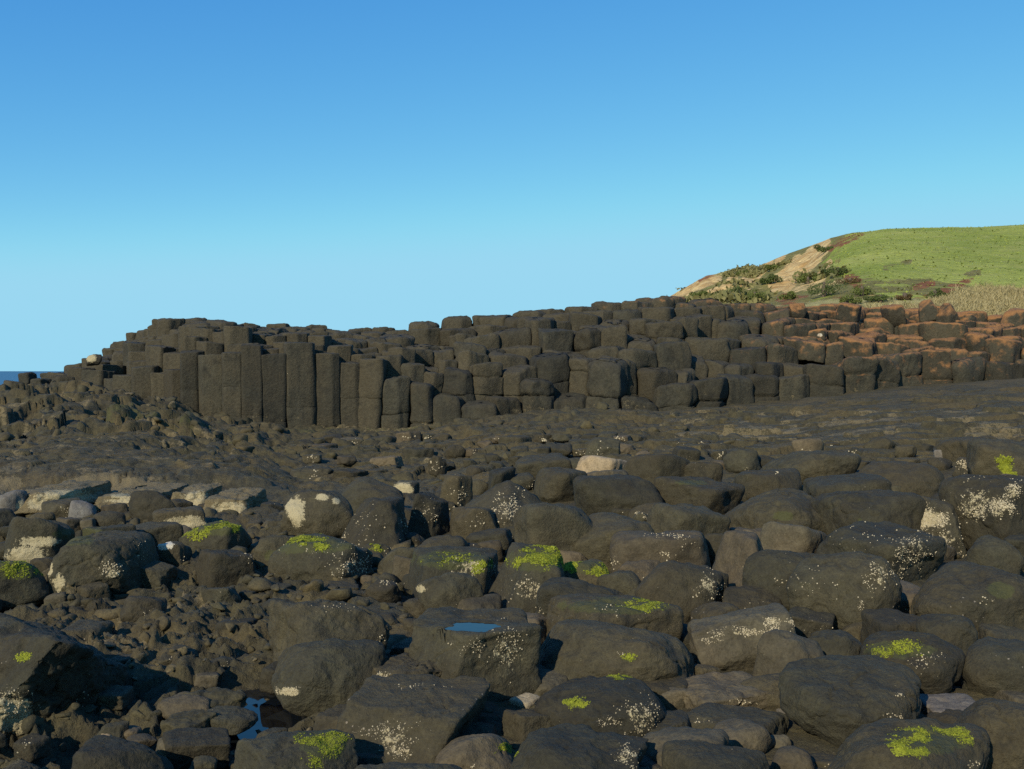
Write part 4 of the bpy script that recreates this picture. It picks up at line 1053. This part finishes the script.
def low_boulders():
    rng = np.random.default_rng(33); done = []; used = {}
    marks = [(b, n) for _, _, b, n in PLACED if n]
    tries = 0
    while len(done) < 46 and tries < 4000:
        tries += 1
        px, py = rng.uniform(300, 1020), rng.uniform(437, 478)
        if px > 640 and py < 444 + (px - 640) * .01: continue
        w = rng.uniform(.7, 1.7) * (20 + (py - 437) * .35); h = w * rng.uniform(.36, .55)
        if any(abs(px - (b[0] + b[2]) / 2) < .33 * (w + b[2] - b[0]) and abs(py - (b[1] + b[3]) / 2) < .36 * (h + b[3] - b[1]) for _, _, b, _ in PLACED): continue
        d, n, b = min((math.hypot(px - (b[0] + b[2]) / 2, 2 * (py - (b[1] + b[3]) / 2)), n, b) for b, n in marks)
        side = 'behind' if abs(px - (b[0] + b[2]) / 2) < .5 * (b[2] - b[0]) else 'left of' if px < (b[0] + b[2]) / 2 else 'right of'
        k = used.get((side, n), 0); used[(side, n)] = k + 1
        lead = ('low half buried boulder', 'next low half buried boulder', 'third low half buried boulder', 'outer low half buried boulder')[min(k, 3)]
        build_boulder((px - w / 2, py - h / 2, px + w / 2, py + h / 2), ('b', 'r', 's', 'r')[rng.integers(0, 4)], f'{lead} {side} the {n}', group='low half buried boulders on the flat', seed=12000 + len(done), sink=.38, rough=1.3,
                      mat=(BASALT, BASALT, BROWN)[rng.integers(0, 3)], patches=[('bar', px, py, w * .3, h * .3, 30)] if rng.random() < .2 else ())
        done.append(1)
low_boulders()

def rubble():
    rng = np.random.default_rng(4)
    V, Q, n0 = [], [], 0
    def put(n, lo, hi, lvl, region, em=.12):
        nonlocal n0
        d, f = ico(lvl)
        px, py = region(n)
        Y = EYE * F / (py - 371)
        x = (px - 512) / F * Y
        keep = np.ones(n, bool)
        for c, rx, ry in POOL_AT: keep &= np.hypot((x - c[0]) / .36, (Y - c[1]) / .40) > 1
        z = G(x, Y, True)
        for i in np.where(keep)[0]:
            s = lo * (hi / lo) ** rng.random() * (Y[i] / 6) ** .6
            a = acc = 0
            nn = rng.normal(size=(9, 3)); nn /= np.linalg.norm(nn, axis=1)[:, None]
            acc = (np.maximum(0, d @ nn.T / rng.uniform(.42, 1.0, 9)) ** 40).sum(1)
            r = np.clip(acc, 1e-8, None) ** (-1 / 40)
            v = d * r[:, None] * np.array([1, rng.uniform(.6, 1), rng.uniform(.4, .8)]) * s / np.median(r)
            c_, s_ = math.cos(q := rng.uniform(0, 6.28)), math.sin(q)
            v = np.stack([v[:, 0] * c_ - v[:, 1] * s_, v[:, 0] * s_ + v[:, 1] * c_, v[:, 2]], -1) + (x[i], Y[i], z[i] + s * em)
            V.append(v); Q.append(f + n0); n0 += len(v)
    put(480, .012, .045, 3, lambda n: (rng.uniform(-30, 290, n), rng.uniform(555, 800, n)))
    put(240, .02, .075, 2, lambda n: (rng.uniform(-10, 420, n), rng.uniform(520, 620, n)))
    put(500, .015, .04, 2, lambda n: (rng.uniform(240, 1050, n), rng.uniform(500, 800, n)))
    put(150, .03, .10, 3, lambda n: (rng.uniform(-60, 215, n), 371 + 1650 / rng.uniform(15.5, 29, n)), -.6)
    put(320, .025, .10, 3, lambda n: (rng.uniform(150, 760, n), 371 + 1650 / rng.uniform(14.5, 27.5, n)), -.4)
    v = np.concatenate(V); f = np.concatenate(Q)
    tag(link('rubble', make_mesh('rubble', v, f, np.full(len(f), 3), RUBBLE, True, {'tan': .42 * smooth(-.1, .5, fbm(v * 1.1, 3))})), 'loose angular rock rubble strewn over the shore platform', 'rubble', kind='stuff')
rubble()
# ------------------------------------------------------------------ camera, sun, sky
cam = bpy.data.cameras.new('camera'); co = bpy.data.objects.new('camera', cam); C.objects.link(co)
cam.sensor_width = 36; cam.lens = F / 1024 * 36; cam.clip_start = .05; cam.clip_end = 30000
co.location = (0, 0, EYE); co.rotation_euler = (math.pi / 2 + PITCH, 0, 0)
bpy.context.scene.camera = co

az = math.atan2(SUN_DIR[0], SUN_DIR[1])              # clockwise from +Y
su = bpy.data.lights.new('sun', 'SUN'); so = bpy.data.objects.new('sun', su); C.objects.link(so)
su.energy = 5.0; su.angle = math.radians(.55); su.color = (1.0, .90, .72)
d = np.array([math.sin(az) * math.cos(SUN_EL), math.cos(az) * math.cos(SUN_EL), math.sin(SUN_EL)])
from mathutils import Vector
so.rotation_euler = Vector(-d).to_track_quat('-Z', 'Y').to_euler()
w = bpy.data.worlds.new('World'); bpy.context.scene.world = w; w.use_nodes = True
nt = w.node_tree; bg = nt.nodes['Background']
sky = nt.nodes.new('ShaderNodeTexSky'); sky.sky_type = 'NISHITA'; sky.sun_disc = False
sky.sun_elevation = SUN_EL; sky.sun_rotation = az
sky.air_density = .6; sky.dust_density = 0; sky.ozone_density = 1.0; sky.altitude = 0
sp_ = nt.nodes.new('ShaderNodeSeparateColor'); cb_ = nt.nodes.new('ShaderNodeCombineColor'); nt.links.new(sky.outputs[0], sp_.inputs[0])
def mnode(op, a, b, c=None):
    x = nt.nodes.new('ShaderNodeMath'); x.operation = op; nt.links.new(a, x.inputs[0]); x.inputs[1].default_value = b
    if c is not None: x.inputs[2].default_value = c
    return x.outputs[0]
for k, (gain, gam, top) in enumerate(((.50, 1.3, 2.4), (1.43, .83, 5.0), (3.53, .33, 6.45))):      # clear maritime air: deeper blue aloft, pale and even at the horizon
    nt.links.new(mnode('SMOOTH_MIN', mnode('MULTIPLY', mnode('POWER', sp_.outputs[k], gam), gain), top, .8), cb_.inputs[k])
nt.links.new(cb_.outputs[0], bg.inputs[0])
bg.inputs[1].default_value = .136
sc = bpy.context.scene
sc.view_settings.view_transform = 'Standard'; sc.view_settings.look = 'None'
sc.view_settings.gamma = 1; sc.view_settings.use_curve_mapping = False; sc.view_settings.exposure = 0
sc.cycles.use_denoising = False
sc.cycles.max_bounces = 5; sc.cycles.diffuse_bounces = 3
